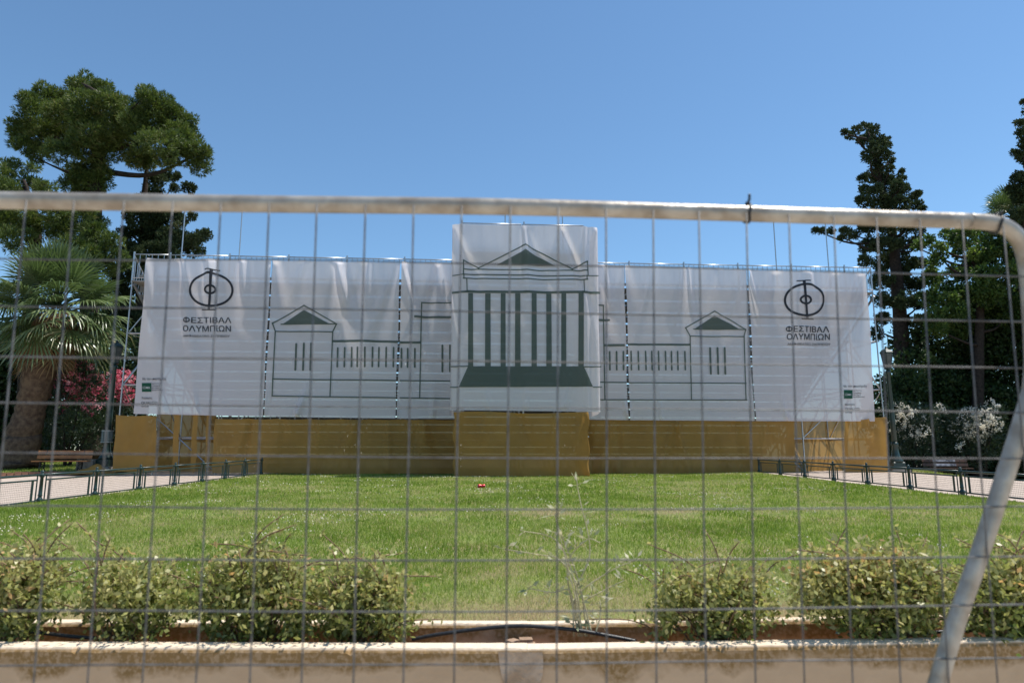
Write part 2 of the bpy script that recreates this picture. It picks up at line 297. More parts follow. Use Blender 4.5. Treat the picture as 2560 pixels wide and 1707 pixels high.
# crumbled divider, with the broken block that caps the joint
dm = MB(); db = (b1+g1)/2
for i in range(16):
    dm.box((db.x-.16+random.uniform(0, .24), db.y+random.uniform(-.13, .13), .46+random.uniform(0, .06)), (random.uniform(.05, .12), random.uniform(.05, .10), random.uniform(.03, .07)), Matrix.Rotation(random.uniform(0, 3), 3, 'Z') @ Matrix.Rotation(random.uniform(-.4, .4), 3, 'X'))
M['rubble'] = solid('broken_mortar', (.40, .27, .18), (.26, .17, .11), 14, .9, 0, .6)
dm.build('broken_divider', M['rubble'], pt)
jm = MB(); jx = f1.x
jl = [(jx-.135+.10*(k/12)**.8+random.uniform(-.012, .012), .586-.606*k/12) for k in range(13)]; jr = [(jx+.08-.06*(k/12)**.7+random.uniform(-.010, .010), .586-.606*k/12) for k in range(13)]
jv = [(x_, f1.y-.004+(.0 if 0 else random.uniform(-.002, .001)), z_) for p_ in zip(jl, jr) for (x_, z_) in (p_[0], ((p_[0][0]*2+p_[1][0])/3, p_[0][1]), ((p_[0][0]+p_[1][0]*2)/3, p_[0][1]), p_[1])]
jv = [(x_, y_-(.006 if i % 4 in (1, 2) else 0), z_) for i, (x_, y_, z_) in enumerate(jv)]
jm.add(jv, [(k*4+q, (k+1)*4+q, (k+1)*4+q+1, k*4+q+1) for k in range(12) for q in range(3)])
M['patch'] = solid('mortar_patch', (.52, .40, .30), (.34, .24, .16), 12, .9, 0, .5, .15, 8, 50)
jm.build('mortar_patch', M['patch'], pt)
sx = np.linspace(-6, 6, 160)
def soil_grid():
    V = []; ny = 9
    for j in range(ny):
        for x in sx:
            ya = np.interp(x, [b0.x, b1.x, b2.x], [b0.y, b1.y, b2.y]); yb = np.interp(x, [g0.x, g1.x, g2.x], [g0.y, g1.y, g2.y])
            V.append((x, ya-.01+(yb-ya+.02)*j/(ny-1), .475+.02*math.sin(x*9+j)+random.uniform(-.014, .014)))
    i = np.arange(len(sx)*ny).reshape(ny, -1); Fc = np.stack([i[:-1, :-1], i[:-1, 1:], i[1:, 1:], i[1:, :-1]], -1).reshape(-1, 4)
    link('soil', np_mesh('soil', V, Fc), M['soil'], pt, True)
soil_grid()
def bez(pts, n=24):
    pts = [Vector(p) for p in pts]; out = []
    P_ = [pts[0]*2-pts[1]]+pts+[pts[-1]*2-pts[-2]]
    for i in range(1, len(P_)-2):
        for k in range(n):
            t = k/n; a, b, c, d = P_[i-1:i+3]
            out.append(.5*((2*b)+(c-a)*t+(2*a-5*b+4*c-d)*t*t+(3*b-a-3*c+d)*t*t*t))
    return out+[pts[-1]]
def hose(px, Ys, r, label):
    o = MB().tube(bez([atY(x, y, Y) for (x, y), Y in zip(px, Ys)], 14), r, 10).build('irrigation_pipe', M['black'], None, True); tag(o, label, 'pipe', 'black irrigation pipes lying in the planter')
hose([(1030, 1598), (1090, 1586), (1210, 1570), (1310, 1564), (1430, 1573), (1530, 1590), (1590, 1602)], [3.72]*7, .0100, 'black irrigation pipe arching over the broken middle of the planter')
hose([(60, 1576), (120, 1583), (180, 1590), (240, 1594)], [3.72]*4, .009, 'short black irrigation pipe lying between the two leftmost shrubs')
hose([(2240, 1592), (2300, 1584), (2380, 1576), (2440, 1575)], [3.78, 3.8, 3.82, 3.84], .009, 'short black irrigation pipe lying beside the bent fence tube')

def lawn_sheet():
    xs = np.linspace(-9.3, 9.55, 80); V = []; ny = 80
    y0 = np.interp(xs, [h0.x, h1.x, h2.x], [h0.y, h1.y, h2.y])-.02
    for j in range(ny):
        for x, a in zip(xs, y0):
            y = a+(27.6-a)*(j/(ny-1))**1.4; V.append((x, y, float(lawn_z(x, y))))
    i = np.arange(len(xs)*ny).reshape(ny, -1); Fc = np.stack([i[:-1, :-1], i[:-1, 1:], i[1:, 1:], i[1:, :-1]], -1).reshape(-1, 4)
    tag(link('lawn', np_mesh('lawn', V, Fc), M['lawn_soil'], None, True), kind='structure')
lawn_sheet()
# ------------------------------------------------------------------ foliage generators
def unit(n): v = rng.normal(size=(n, 3)); return v/np.linalg.norm(v, axis=1)[:, None]
def perp(d):
    a = np.cross(d, unit(len(d))); return a/(np.linalg.norm(a, axis=1)[:, None]+1e-9)
def leaves(P, D, L, wd, rnd):       # rhombus leaves from P along D
    n = len(P); s = perp(D)*(wd/2)[:, None]; m = P+D*(L*.45)[:, None]; t = P+D*L[:, None]
    return np.stack([P, m-s, t, m+s], 1).reshape(-1, 3), rnd
def shell(c, R, n, squash=(1, 1, .85), inner=.55):
    d = unit(n); seed = int(abs(c[0]*71+c[1]*37+c[2]*91)) % 9999
    lump = 1+.28*vnoise(d[:, 0]*3+d[:, 2]*2, d[:, 1]*3-d[:, 2], 1.6, seed)+.10*vnoise(d[:, 0]*9, d[:, 1]*9+d[:, 2]*9, 1.5, seed+1)
    r = R*(inner+(1-inner)*rng.random(n)**.5)*lump*np.where(rng.random(n) < .12, rng.uniform(1, 1.22, n), 1); return np.array(c)+d*r[:, None]*np.array(squash), d
def crown(clumps, dens, L, wd, spread=.8, up=.25, blades_n=1, squash=(1, 1, .85), rmean=.45, inner=.55):
    Vs, Rs = [], []
    for c, R in clumps:
        n = max(12, int(dens*R*R)); p, d = shell(c, R, n, squash, inner); tone = rng.normal(rmean, .13)
        for k in range(blades_n):
            dd = d+unit(n)*spread+np.array([0, 0, up]); dd /= np.linalg.norm(dd, axis=1)[:, None]
            V, r_ = leaves(p, dd, L*rng.uniform(.6, 1.3, n), wd*rng.uniform(.7, 1.3, n), np.clip(tone+rng.normal(0, .17, n), 0, 1)); Vs.append(V); Rs.append(r_)
    V = np.concatenate(Vs); return V, np.concatenate(Rs)
def foliage(name, V, R, mat, parent): return link(name, np_mesh(name, V, np.arange(len(V)).reshape(-1, 4), R), mat, parent)
def clumps_px(cl, org, sc, Y, depth=0, split=1, rscale=1.0):
    xs = [c[0] for c in cl]; cx = (min(xs)+max(xs))/2; hw = (max(xs)-min(xs))/2+1; out = []
    for (x, y, r) in cl:
        for k in range(split):
            jx, jy = (0, 0) if k == 0 else (random.uniform(-.5, .5)*r, random.uniform(-.5, .5)*r)
            q = max(.15, 1-((x-cx)/hw)**2)**.5; yy = Y+random.uniform(-1, 1)*depth*q
            p = atY(org[0]+(x+jx)/sc, org[1]+(y+jy)/sc, yy); R = r/sc/F_PX*yy*rscale*(1 if k == 0 else .75)
            out.append((tuple(p), R))
    return out
def trunk(pts, rad, mat, parent, name='trunk'):
    m = MB(); path = bez(pts, 8); n = len(path); rs = list(np.interp(np.linspace(0, 1, n), np.linspace(0, 1, len(rad)), rad))
    path = [p+Vector((random.uniform(-1, 1), random.uniform(-1, 1), 0))*rs[i]*.08 for i, p in enumerate(path)]
    m.tube(path, rs, 10); return m.build(name, mat, parent, True)
def limbs(cl, t_pts, mat, parent, k, r0=.14):
    for (c, R) in random.sample(cl, min(k, len(cl))):
        m = MB()
        c = Vector(c); a = min((Vector(p) for p in t_pts), key=lambda p: (p-c).length+max(0, p.z-c.z+.5)*3); mid = (a+c)/2+Vector((random.uniform(-.3, .3), random.uniform(-.3, .3), -.25*abs(c.x-a.x)*.5))
        pth = bez([a, mid, c], 5); m.tube(pth, list(np.linspace(r0, .025, len(pth))), 6); m.build('limb', mat, parent, True)

# ------------------------------------------------------------------ shrubs in the planter
def planter_shrub(blobs, label, n, seed, twigs=24):
    twigs += 12
    cl = []; zb = .47
    for (x, y, r) in blobs:
        for k in range(3):
            Y = 3.74+random.uniform(-.10, .14); p = atY(x+random.uniform(-.75, .75)*r, y+random.uniform(-.6, .7)*r, Y); cl.append((tuple(p), r/F_PX*Y*random.uniform(.35, .75)))
    cx = sum(c[0][0] for c in cl)/len(cl); tot = sum(c[1]**2 for c in cl); t = thing('planter_shrub', label, 'shrub', 'leggy shrubs growing in the concrete planter', (cx, 3.74, zb))
    Vs, Rs = [], []
    ylo = max(b_[1] for b_ in blobs); yhi = min(b_[1] for b_ in blobs); sr = sum(b_[2]**2 for b_ in blobs)
    for (x, y, r) in blobs:
        k = int(n*1.9*r*r/sr); gx = np.clip(rng.normal(0, .74, k), -2.0, 2.0)*r+x; gy = np.clip(rng.normal(0, .60, k), -1.7, 1.2)*r+y+25; gY = 3.74+rng.normal(0, .085, k)
        P_ = np.array([atY(a_, b_, c_) for a_, b_, c_ in zip(gx, gy, gY)]); P_ = P_[P_[:, 2] > .49]
        nz_ = vnoise(P_[:, 0]*1.0, P_[:, 2]*1.2+P_[:, 1]*.8, 34, seed)+.7*vnoise(P_[:, 0], P_[:, 2]-P_[:, 1], 75, seed+50); hg_ = np.clip((P_[:, 2]-.5)/.4, 0, 1)
        P_ = P_[(nz_ > -.12-.25*hg_+.25*(hg_ < .22)) & (rng.random(len(P_)) < .35+.65*np.clip(hg_*2.2, 0, 1))]; k = len(P_)
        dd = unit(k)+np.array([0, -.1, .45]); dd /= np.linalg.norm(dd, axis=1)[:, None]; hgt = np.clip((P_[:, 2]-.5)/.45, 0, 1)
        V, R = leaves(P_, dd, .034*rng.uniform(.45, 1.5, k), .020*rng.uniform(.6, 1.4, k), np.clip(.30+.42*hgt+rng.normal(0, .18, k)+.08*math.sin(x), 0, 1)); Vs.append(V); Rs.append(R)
    m = MB()
    for c, R_ in cl:
        b = Vector((cx+random.uniform(-.5, .5)*(c[0]-cx)+random.uniform(-.04, .04), 3.74+random.uniform(-.05, .05), zb-.01)); q = Vector(c)+Vector((random.uniform(-.05, .05), 0, R_*.5))
        m.tube(bez([b, (b+q)/2+Vector((random.uniform(-.05, .05), random.uniform(-.04, .04), .02)), q], 4), [.007]+[.005]*7+[.002], 5)
    top = max(c[0][2]+c[1] for c in cl)
    for k in range(twigs):                      # long stray shoots with a few leaves
        c, R_ = random.choice(cl); a = Vector(c); dv = Vector((random.uniform(-.9, .9), random.uniform(-.3, .3), random.uniform(.1, 1.0))).normalized()*random.uniform(.12, .34)
        pth = bez([a, a+dv*.5+Vector((0, 0, .015)), a+dv+Vector((dv.x*.3, 0, -.01))], 4); m.tube(pth, [.0035]*(len(pth)-1)+[.0015], 5)
        for q in range(15):
            pp = np.array([pth[random.randrange(2, len(pth))]]); V, R = leaves(pp, unit(1), np.array([.034]), np.array([.018]), np.array([random.uniform(.5, .95)])); Vs.append(V); Rs.append(R)
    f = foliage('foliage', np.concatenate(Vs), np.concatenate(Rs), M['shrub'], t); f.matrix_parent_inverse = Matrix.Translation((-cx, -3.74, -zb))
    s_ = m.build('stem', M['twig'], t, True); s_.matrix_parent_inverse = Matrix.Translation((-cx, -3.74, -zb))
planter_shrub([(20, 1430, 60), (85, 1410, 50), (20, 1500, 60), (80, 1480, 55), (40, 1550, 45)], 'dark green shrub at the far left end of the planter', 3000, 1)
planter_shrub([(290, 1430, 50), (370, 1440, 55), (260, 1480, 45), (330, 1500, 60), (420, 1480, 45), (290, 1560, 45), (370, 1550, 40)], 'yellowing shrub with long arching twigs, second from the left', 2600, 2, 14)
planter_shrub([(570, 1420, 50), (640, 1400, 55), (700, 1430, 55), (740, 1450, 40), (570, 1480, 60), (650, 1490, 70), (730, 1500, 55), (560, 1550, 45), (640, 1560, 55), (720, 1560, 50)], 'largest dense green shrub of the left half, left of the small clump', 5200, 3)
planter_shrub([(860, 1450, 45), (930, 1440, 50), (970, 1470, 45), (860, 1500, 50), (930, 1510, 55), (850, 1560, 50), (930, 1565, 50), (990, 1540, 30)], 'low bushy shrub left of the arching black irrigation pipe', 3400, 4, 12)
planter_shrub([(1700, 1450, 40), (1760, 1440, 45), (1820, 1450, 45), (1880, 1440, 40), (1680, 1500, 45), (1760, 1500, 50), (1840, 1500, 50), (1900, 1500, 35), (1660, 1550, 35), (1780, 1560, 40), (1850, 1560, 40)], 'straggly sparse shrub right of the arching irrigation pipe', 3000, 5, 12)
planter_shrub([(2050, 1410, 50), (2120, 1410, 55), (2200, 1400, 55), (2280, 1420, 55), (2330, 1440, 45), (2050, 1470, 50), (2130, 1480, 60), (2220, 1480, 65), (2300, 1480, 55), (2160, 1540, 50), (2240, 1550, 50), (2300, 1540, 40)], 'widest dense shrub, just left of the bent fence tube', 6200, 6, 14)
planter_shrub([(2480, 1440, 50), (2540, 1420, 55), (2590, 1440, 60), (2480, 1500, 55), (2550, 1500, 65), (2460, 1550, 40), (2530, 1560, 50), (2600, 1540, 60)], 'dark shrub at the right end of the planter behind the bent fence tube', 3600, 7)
def weed():
    base = atY(1465, 1590, 3.74); t = thing('dry_weed', 'tall pale dried weed standing by itself in the planter gap', 'weed', None, (base.x, 3.74, .47))
    m = MB(); LV, LR = [], []
    stems = [[(1465, 1590), (1445, 1500), (1420, 1420), (1395, 1320)], [(1465, 1590), (1450, 1480), (1400, 1400), (1340, 1385), (1262, 1372)], [(1465, 1590), (1440, 1450), (1390, 1350), (1300, 1325)],
             [(1470, 1590), (1430, 1420), (1465, 1350), (1500, 1355)], [(1470, 1590), (1440, 1500), (1520, 1430), (1600, 1395)], [(1470, 1590), (1455, 1510), (1500, 1480), (1560, 1450)], [(1465, 1590), (1446, 1480), (1475, 1380), (1450, 1250), (1440, 1190)],
             [(1462, 1590), (1440, 1480), (1380, 1480), (1320, 1470)], [(1462, 1590), (1430, 1430), (1390, 1300), (1400, 1280)], [(1475, 1590), (1495, 1540), (1500, 1500)], [(1460, 1590), (1440, 1560), (1435, 1545)]]
    for s_ in stems:
        Y1 = 3.74+random.uniform(-.15, .15); j0 = random.uniform(-28, 28); pth = bez([atY(x+(j0 if i == 0 else j0*.5 if i == 1 else 0), y, 3.74+(Y1-3.74)*i/(len(s_)-1)) for i, (x, y) in enumerate(s_)], 7); n = len(pth)
        m.tube(pth, list(np.linspace(.0048, .0022, n)), 5)
        for q in range(14):
            i = random.randrange(n//3, n); a = pth[i]; dv = Vector((random.uniform(-1, 1), random.uniform(-.5, .5), random.uniform(-.3, 1))).normalized()*random.uniform(.02, .06)
            m.tube([a, a+dv], [.0014, .0008], 4)
            V, R = leaves(np.array([a+dv*.6]), np.array([dv.normalized()]), np.array([random.uniform(.03, .06)]), np.array([.017]), np.array([random.random()])); LV.append(V); LR.append(R)
    inv = Matrix.Translation((-base.x, -3.74, -.47))
    a = m.build('stem', M['dry_stem'], t, True); a.matrix_parent_inverse = inv
    f = foliage('leaf_spray', np.concatenate(LV), np.concatenate(LR), M['silver'], t); f['kind'] = 'stuff'; f.matrix_parent_inverse = inv
weed()
def fix(t):                                   # parts were modelled in world coordinates
    inv = (Matrix.Translation(t.location) @ Matrix.Rotation(t.rotation_euler.z, 4, 'Z')).inverted()
    for o in C.objects:
        if o.parent is t: o.matrix_parent_inverse = inv
    return t
# ------------------------------------------------------------------ scaffold grandstand seen from behind
ZR, ZD = 9.35, 8.26
SU = [-14.93] + [-13.55+2.3*i for i in range(13)] + [15.2]
stand = thing('grandstand', 'wide steel scaffold grandstand seen from the back behind white banners', 'grandstand', None, tuple(W(0, 0, .8)))
def zgr(s, d): p = W(s, d, 0); return float(zg(p.x, p.y))-.03
TW_S = [S(1152, 560, -2.3)[0]+.05, S(1307, 561, -2.3)[0], S(1462, 563, -2.3)[0]-.05]
DEPTH = [0, 2.3, 4.6, 6.9, 9.2, 11.4]
def tier_top(d): return ZD - d*.60
for j, d in enumerate(DEPTH):
    for s in SU:
        top = ZR if j == 0 else tier_top(d)-.15
        MB().tube([W(s, d, zgr(s, d)), W(s, d, top)], .030, 6).build('upright', M['galv'], stand)
    for z in np.arange(2.2, (ZD if j == 0 else tier_top(d))-.3, 2.0):
        MB().tube([W(SU[0], d+.04, z), W(SU[-1], d+.04, z)], .026, 6).build('ledger', M['galv'], stand)
for i, s in enumerate(SU):                    # raking frames front to back
    m = MB()
    for z in np.arange(2.2, ZD-.3, 2.0):
        dmax = min(11.4, (ZD-.15-z)/.60); m.tube([W(s+.05, 0, z), W(s+.05, dmax, z)], .026, 5)
    m.tube([W(s+.06, 0, ZD-.12), W(s+.06, 11.4, tier_top(11.4)-.12)], .05, 5)
    for q in range(4):
        if i % 2 == 0: m.tube([W(s+.02, DEPTH[q], .9), W(s+.02, DEPTH[q+1], 2.9 if q < 3 else 2.2)], .024, 5)
        if tier_top(DEPTH[q+1]) > 4: m.tube([W(s+.02, DEPTH[q+1], 2.2), W(s+.02, DEPTH[q], min(4.2, tier_top(DEPTH[q]))) ], .024, 5)
        if tier_top(DEPTH[q+1]) > 6: m.tube([W(s+.02, DEPTH[q], 4.2), W(s+.02, DEPTH[q+1], 6.2)], .024, 5)
    m.build('raking_frame', M['galv'], stand)
for i in range(len(SU)-1):                    # back-plane diagonals and lattice
    a, b = SU[i], SU[i+1]
    for z in ((2.2, 4.2, 6.2) if i % 2 == 0 else (.9, 4.2)):
        p0, p1 = (a, b) if i % 2 == 0 else (b, a); MB().tube([W(p0, .06, z), W(p1, .06, z+2)], .024, 5).build('brace', M['galv'], stand)
    for z in (6.7, 5.2, 3.6):                 # lattice girders
        m = MB()
        for zz in (z, z+.4): m.tube([W(a, 2.36, zz), W(b, 2.36, zz)], .024, 5)
        for k in range(5):
            u0 = a+(b-a)*k/5; u1 = a+(b-a)*(k+1)/5; m.tube([W(u0, 2.36, z+(.4 if k % 2 else 0)), W(u1, 2.36, z+(0 if k % 2 else .4))], .015, 4)
        m.build('lattice_girder', M['galv'], stand)
NT = 19
for k in range(NT):                           # seating tiers: walkway plank and seat plank
    d = .1+k*.62; z = ZD-k*.62*.60; m = MB()
    c = W((SU[0]+SU[-1])/2, d+.28, z); R3 = Matrix.Rotation(math.atan(K), 3, 'Z')
    m.box(c, (SU[-1]-SU[0], .50 if k else .9, .05), R3); m.build('deck_plank', M['deck'], stand)
    MB().box(W((SU[0]+SU[-1])/2, d+.50, z+.36), (SU[-1]-SU[0], .24, .04), R3).build('seat_plank', M['deck'], stand)
    MB().box(W((SU[0]+SU[-1])/2, d+.56, z-.16), (SU[-1]-SU[0], .02, .26), R3).build('light_blocking_riser', M['deck'], stand)  # board added under each tier to hold back light from behind
def guard(s0, s1, d, zt, h, n, parent, post=True):
    m = MB(); m.tube([W(s0, d, zt), W(s1, d, zt)], .024, 8); o = m.build('guard_rail', M['galv'], parent, True)
    b = MB(); b.tube([W(s0, d, zt-h), W(s1, d, zt-h)], .018, 6)
    for k in range(1, n): s = s0+(s1-s0)*k/n; b.tube([W(s, d, zt-h), W(s, d, zt)], .012, 5, False)
    b.build('baluster', M['galv'], o)
    if post:
        MB().tube([W(s0, d, zt-h-.2), W(s0, d, zt+.10)], .034, 8).build('guard_post', M['galv'], parent)
for a, b in zip(SU[:-1], SU[1:]): guard(a, b, -.03, ZR, .95, max(6, int((b-a)/.2)), stand)
for s0, sgn in ((SU[0], -1), (SU[-1], 1)):    # sloping end guards
    o = MB(); 
    for k in range(4):
        d0, d1 = k*2.3, k*2.3+2.2; o.tube([W(s0+sgn*.03, d0, ZR-.6*d0), W(s0+sgn*.03, d1, ZR-.6*d1)], .024, 6); o.tube([W(s0+sgn*.03, d0, ZR-.95-.6*d0), W(s0+sgn*.03, d1, ZR-.95-.6*d1)], .02, 6)
        for q in range(12): d = d0+(d1-d0)*q/11; o.tube([W(s0+sgn*.03, d, ZR-.95-.6*d), W(s0+sgn*.03, d, ZR-.6*d)], .014, 5, False)
    o.build('end_guard', M['galv'], stand)
for px, py in ((456, 610), (600, 610), (1940, 650), (2071, 660)):   # thin masts on the top rail
    s, _ = S(px, py, -.1); zt = S(px, 522, -.1)[1]
    MB().tube([W(s, -.10, ZR-.9), W(s, -.10, zt)], .024, 6).build('mast', M['galv'], stand)
fix(stand)
# projecting central tower
ZTW = S(1300, 560, -2.3)[1]
tower = thing('scaffold_tower', 'scaffold tower projecting in front of the middle of the grandstand', 'scaffold', None, tuple(W(.4, -2.3, .7)))
for s in TW_S:
    for d in (-2.25, -.15): MB().tube([W(s, d, float(lawn_z(W(s, d, 0).x, W(s, d, 0).y))-.03), W(s, d, ZTW)], .03, 8).build('upright', M['galv'], tower)
for z in np.arange(2.2, ZTW, 2.0):
    for d in (-2.21, -.19): MB().tube([W(TW_S[0], d, z), W(TW_S[2], d, z)], .026, 6).build('ledger', M['galv'], tower)
    for s in TW_S: MB().tube([W(s+.05, -2.25, z), W(s+.05, -.15, z)], .026, 6).build('ledger', M['galv'], tower)
for (a, b, z) in ((TW_S[0], TW_S[1], 7.2), (TW_S[1], TW_S[2], 5.2), (TW_S[1], TW_S[2], .9), (TW_S[0], TW_S[1], 3.2)):
    MB().tube([W(a, -2.2, z+2), W(b, -2.2, z)], .024, 6).build('brace', M['galv'], tower)
MB().box(W((TW_S[0]+TW_S[2])/2, -1.2, ZTW-1.1), (TW_S[2]-TW_S[0], 2.0, .05), Matrix.Rotation(math.atan(K), 3, 'Z')).build('deck_plank', M['deck'], tower)
guard(TW_S[0], TW_S[1]-.05, -2.25, ZTW, 1.0, 12, tower); guard(TW_S[1]+.05, TW_S[2], -2.25, ZTW, 1.0, 12, tower)
for px, py in ((1263, 540), (1406, 542)):
    s, _ = S(px, py, -2.2); MB().tube([W(s, -2.2, ZTW-1), W(s, -2.2, S(px, 528, -2.2)[1])], .022, 6).build('mast', M['galv'], tower)
fix(tower)
# ------------------------------------------------------------------ banners
def folds(s0, s1, zt, zb, seed, n=9, amp=.05):
    r = np.random.default_rng(seed); L = []
    ties = np.linspace(s0, s1, max(3, int((s1-s0)/1.15)+1))
    for k in range(n):
        L.append((r.choice(ties)+r.normal(0, .06), r.uniform(-.42, .42), r.uniform(.10, .30), r.uniform(.4, 1.2)*amp*r.choice([-1, 1]), r.uniform(1.2, 4.5)))
    for k in range(max(2, n//3)):               # pulls rising from the hem
        L.append((r.choice(ties), r.uniform(-.3, .3), r.uniform(.09, .16), r.uniform(.4, .8)*amp, -r.uniform(.5, 1.3)))
    ph = r.uniform(0, 6, 4)
    def Fd(s, z):
        s = np.asarray(s, float); z = np.asarray(z, float); out = .035*np.sin(s*1.1+ph[0])*np.sin((zt-z)*.5)+.015*np.sin(s*3.1+z*.6+ph[1])+.004*np.sin(s*13+z*1.5+ph[2])*np.exp(-(zt-z)/1.2)
        for (c, sl, wd, a, ln) in L:
            h = (zt-z) if ln > 0 else (z-zb); ww = wd*(.6+h*.35); out = out+a*np.exp(-((s-c-sl*h)/ww)**2)*np.exp(-(h/abs(ln))**2)*np.clip(h*6+.15, 0, 1)
        return out
    return Fd
def sheet(name, quad, d, Fd, mat, label, cat, group=None, step=.05, hem=True, wave=0, skew=0, lean=0):
    (sa, za), (sb, zb), (sc, zc), (sd_, zd) = quad          # TL TR BR BL in (s,z)
    nu = max(4, int(abs(sb-sa)/step)); nv = max(4, int(abs(za-zd)/step)); u, v = np.meshgrid(np.linspace(0, 1, nu+1), np.linspace(0, 1, nv+1))
    s = (sa*(1-u)+sb*u)*(1-v)+(sd_*(1-u)+sc*u)*v; z = (za*(1-u)+zb*u)*(1-v)+(zd*(1-u)+zc*u)*v
    # hems sag a little between ties
    z = z-.03*np.abs(np.sin(u*abs(sb-sa)*2.7))*(1-v)**6+wave*np.sin(u*9)*v**6
    s = s+.012*np.sin(v*11+sa)*(np.abs(u-.5)*2)**8
    dd = d-Fd(s, z)+skew*u-lean*np.clip(v-.2, 0, 1)**1.2
    P = np.array(O0)[None, None, :]+s[..., None]*np.array(US)+dd[..., None]*np.array(DS); P[..., 2] = z
    i = np.arange((nu+1)*(nv+1)).reshape(nv+1, nu+1); Fc = np.stack([i[:-1, :-1], i[1:, :-1], i[1:, 1:], i[:-1, 1:]], -1).reshape(-1, 4)
    o = link(name, np_mesh(name, P.reshape(-1, 3), Fc), mat, None, True)
    return tag(o, label, cat, group)
def ink(name, polys, mat, parent, d, Fd, org, sc, cell=.12):
    # polys: list of (verts2d in crop pixels, faces) laid on the banner, one thin offset each
    bm = bmesh.new(); lay = bm.verts.layers.float.new('o')
    for k, (vs_, fs) in enumerate(polys):
        off = .022+.0012*(k % 9); bv = []
        for (x, y) in vs_:
            s, z = S(org[0]+x/sc, org[1]+y/sc, d); q = bm.verts.new((s, 0, z)); q[lay] = off; bv.append(q)
        for f_ in fs:
            try: bm.faces.new([bv[i] for i in f_])
            except ValueError: pass
    if bm.verts:
        xs = [v.co.x for v in bm.verts]; zs = [v.co.z for v in bm.verts]
        for ax, lo, hi in ((0, min(xs), max(xs)), (2, min(zs), max(zs))):
            n = int((hi-lo)/cell)
            for k in range(1, n+1):
                co = Vector((lo+k*cell, 0, 0)) if ax == 0 else Vector((0, 0, lo+k*cell)); no = Vector((1, 0, 0)) if ax == 0 else Vector((0, 0, 1))
                bmesh.ops.bisect_plane(bm, geom=bm.verts[:]+bm.edges[:]+bm.faces[:], plane_co=co, plane_no=no, dist=1e-5)
        for v in bm.verts:
            s, z = v.co.x, v.co.z; v.co = W(s, d-float(Fd(s, z))-max(v[lay], .022), z)
    me = bpy.data.meshes.new(name); bm.to_mesh(me); bm.free(); o = link(name, me, mat, parent, True); return o
def seg(a, b, th, cap=True):
    a = Vector(a); b = Vector(b); t = (b-a).normalized(); n = Vector((-t.y, t.x))*th/2; e_ = t*th/2 if cap else t*0
    return [tuple(a-e_+n), tuple(b+e_+n), tuple(b+e_-n), tuple(a-e_-n)], [(0, 1, 2, 3)]
def pline(pts, th): return [seg(a, b, th) for a, b in zip(pts[:-1], pts[1:])]
def pill(a, b, th):
    a = Vector(a); b = Vector(b); t = (b-a).normalized(); n = Vector((-t.y, t.x)); vs_ = []
    for k in range(7): q = math.pi*(k/6)-math.pi/2; vs_.append(tuple(b+(t*math.cos(q)-n*math.sin(q))*th/2))
    for k in range(7): q = math.pi*(k/6)+math.pi/2; vs_.append(tuple(a+(t*math.cos(q)-n*math.sin(q))*th/2))
    return vs_, [tuple(range(14))]
def ring(cx, cy, rx, ry, th, n=56):
    vs_ = []
    for k in range(n):
        q = 2*math.pi*k/n; vs_ += [(cx+(rx+th/2)*math.cos(q), cy+(ry+th/2)*math.sin(q)), (cx+(rx-th/2)*math.cos(q), cy+(ry-th/2)*math.sin(q))]
    return vs_, [(2*k, 2*((k+1) % n), 2*((k+1) % n)+1, 2*k+1) for k in range(n)]
def glyphs(body, box):                        # filled lettering fitted into a crop-pixel box x0,y0,x1,y1
    cu = bpy.data.curves.new('t', 'FONT'); cu.body = body; cu.resolution_u = 3; cu.offset = .012; ob = bpy.data.objects.new('t', cu); C.objects.link(ob)
    bpy.context.view_layer.update(); me = bpy.data.meshes.new_from_object(ob.evaluated_get(bpy.context.evaluated_depsgraph_get()))
    vs_ = [(v.co.x, v.co.y) for v in me.vertices]; fs = [tuple(p.vertices) for p in me.polygons]
    bpy.data.objects.remove(ob); bpy.data.curves.remove(cu); bpy.data.meshes.remove(me)
    xs = [p[0] for p in vs_]; ys = [p[1] for p in vs_]; x0, y0, x1, y1 = box
    return [(x0+(x-min(xs))/(max(xs)-min(xs))*(x1-x0), y1-(y-min(ys))/(max(ys)-min(ys))*(y1-y0)) for x, y in vs_], fs
DB = -.30
def q4(tl, tr, br, bl, d=DB): return [S(*tl, d), S(*tr, d), S(*br, d), S(*bl, d)]
def banner(q, seed, label, d=DB, n=12, amp=.145):
    s0, s1 = min(q[0][0], q[3][0]), max(q[1][0], q[2][0]); Fd = folds(s0, s1, max(q[0][1], q[1][1]), min(q[2][1], q[3][1]), seed, n, amp)
    return sheet('banner', q, d, Fd, M['banner'], label, 'banner', 'white printed banners hung on the scaffold stand'), Fd
B1, F1 = banner(q4((370, 645), (677, 650), (657, 1041), (333, 1034)), 21, 'leftmost white banner, with the round emblem and black Greek lettering', n=9)
B2, F2 = banner(q4((681, 650), (1001, 656), (988, 1046), (661, 1041)), 22, 'white banner with the small left pavilion and a row of columns', n=12)
B3, F3 = banner(q4((1006, 655), (1175, 657), (1160, 1047), (992, 1046)), 23, 'narrow white banner squeezed between left pavilion banner and central tower', n=6)
B5, F5 = banner(q4((1440, 660), (1560, 662), (1570, 1050), (1440, 1048)), 24, 'narrow white banner just right of the central tower', n=6)
B6, F6 = banner(q4((1565, 662), (1866, 673), (1884, 1052), (1574, 1050)), 25, 'white banner with the small right pavilion and a row of columns', n=12)
B7, F7 = banner(q4((1871, 674), (2166, 681), (2186, 1053), (1889, 1052)), 26, 'rightmost white banner, with the round emblem and black Greek lettering', n=11)
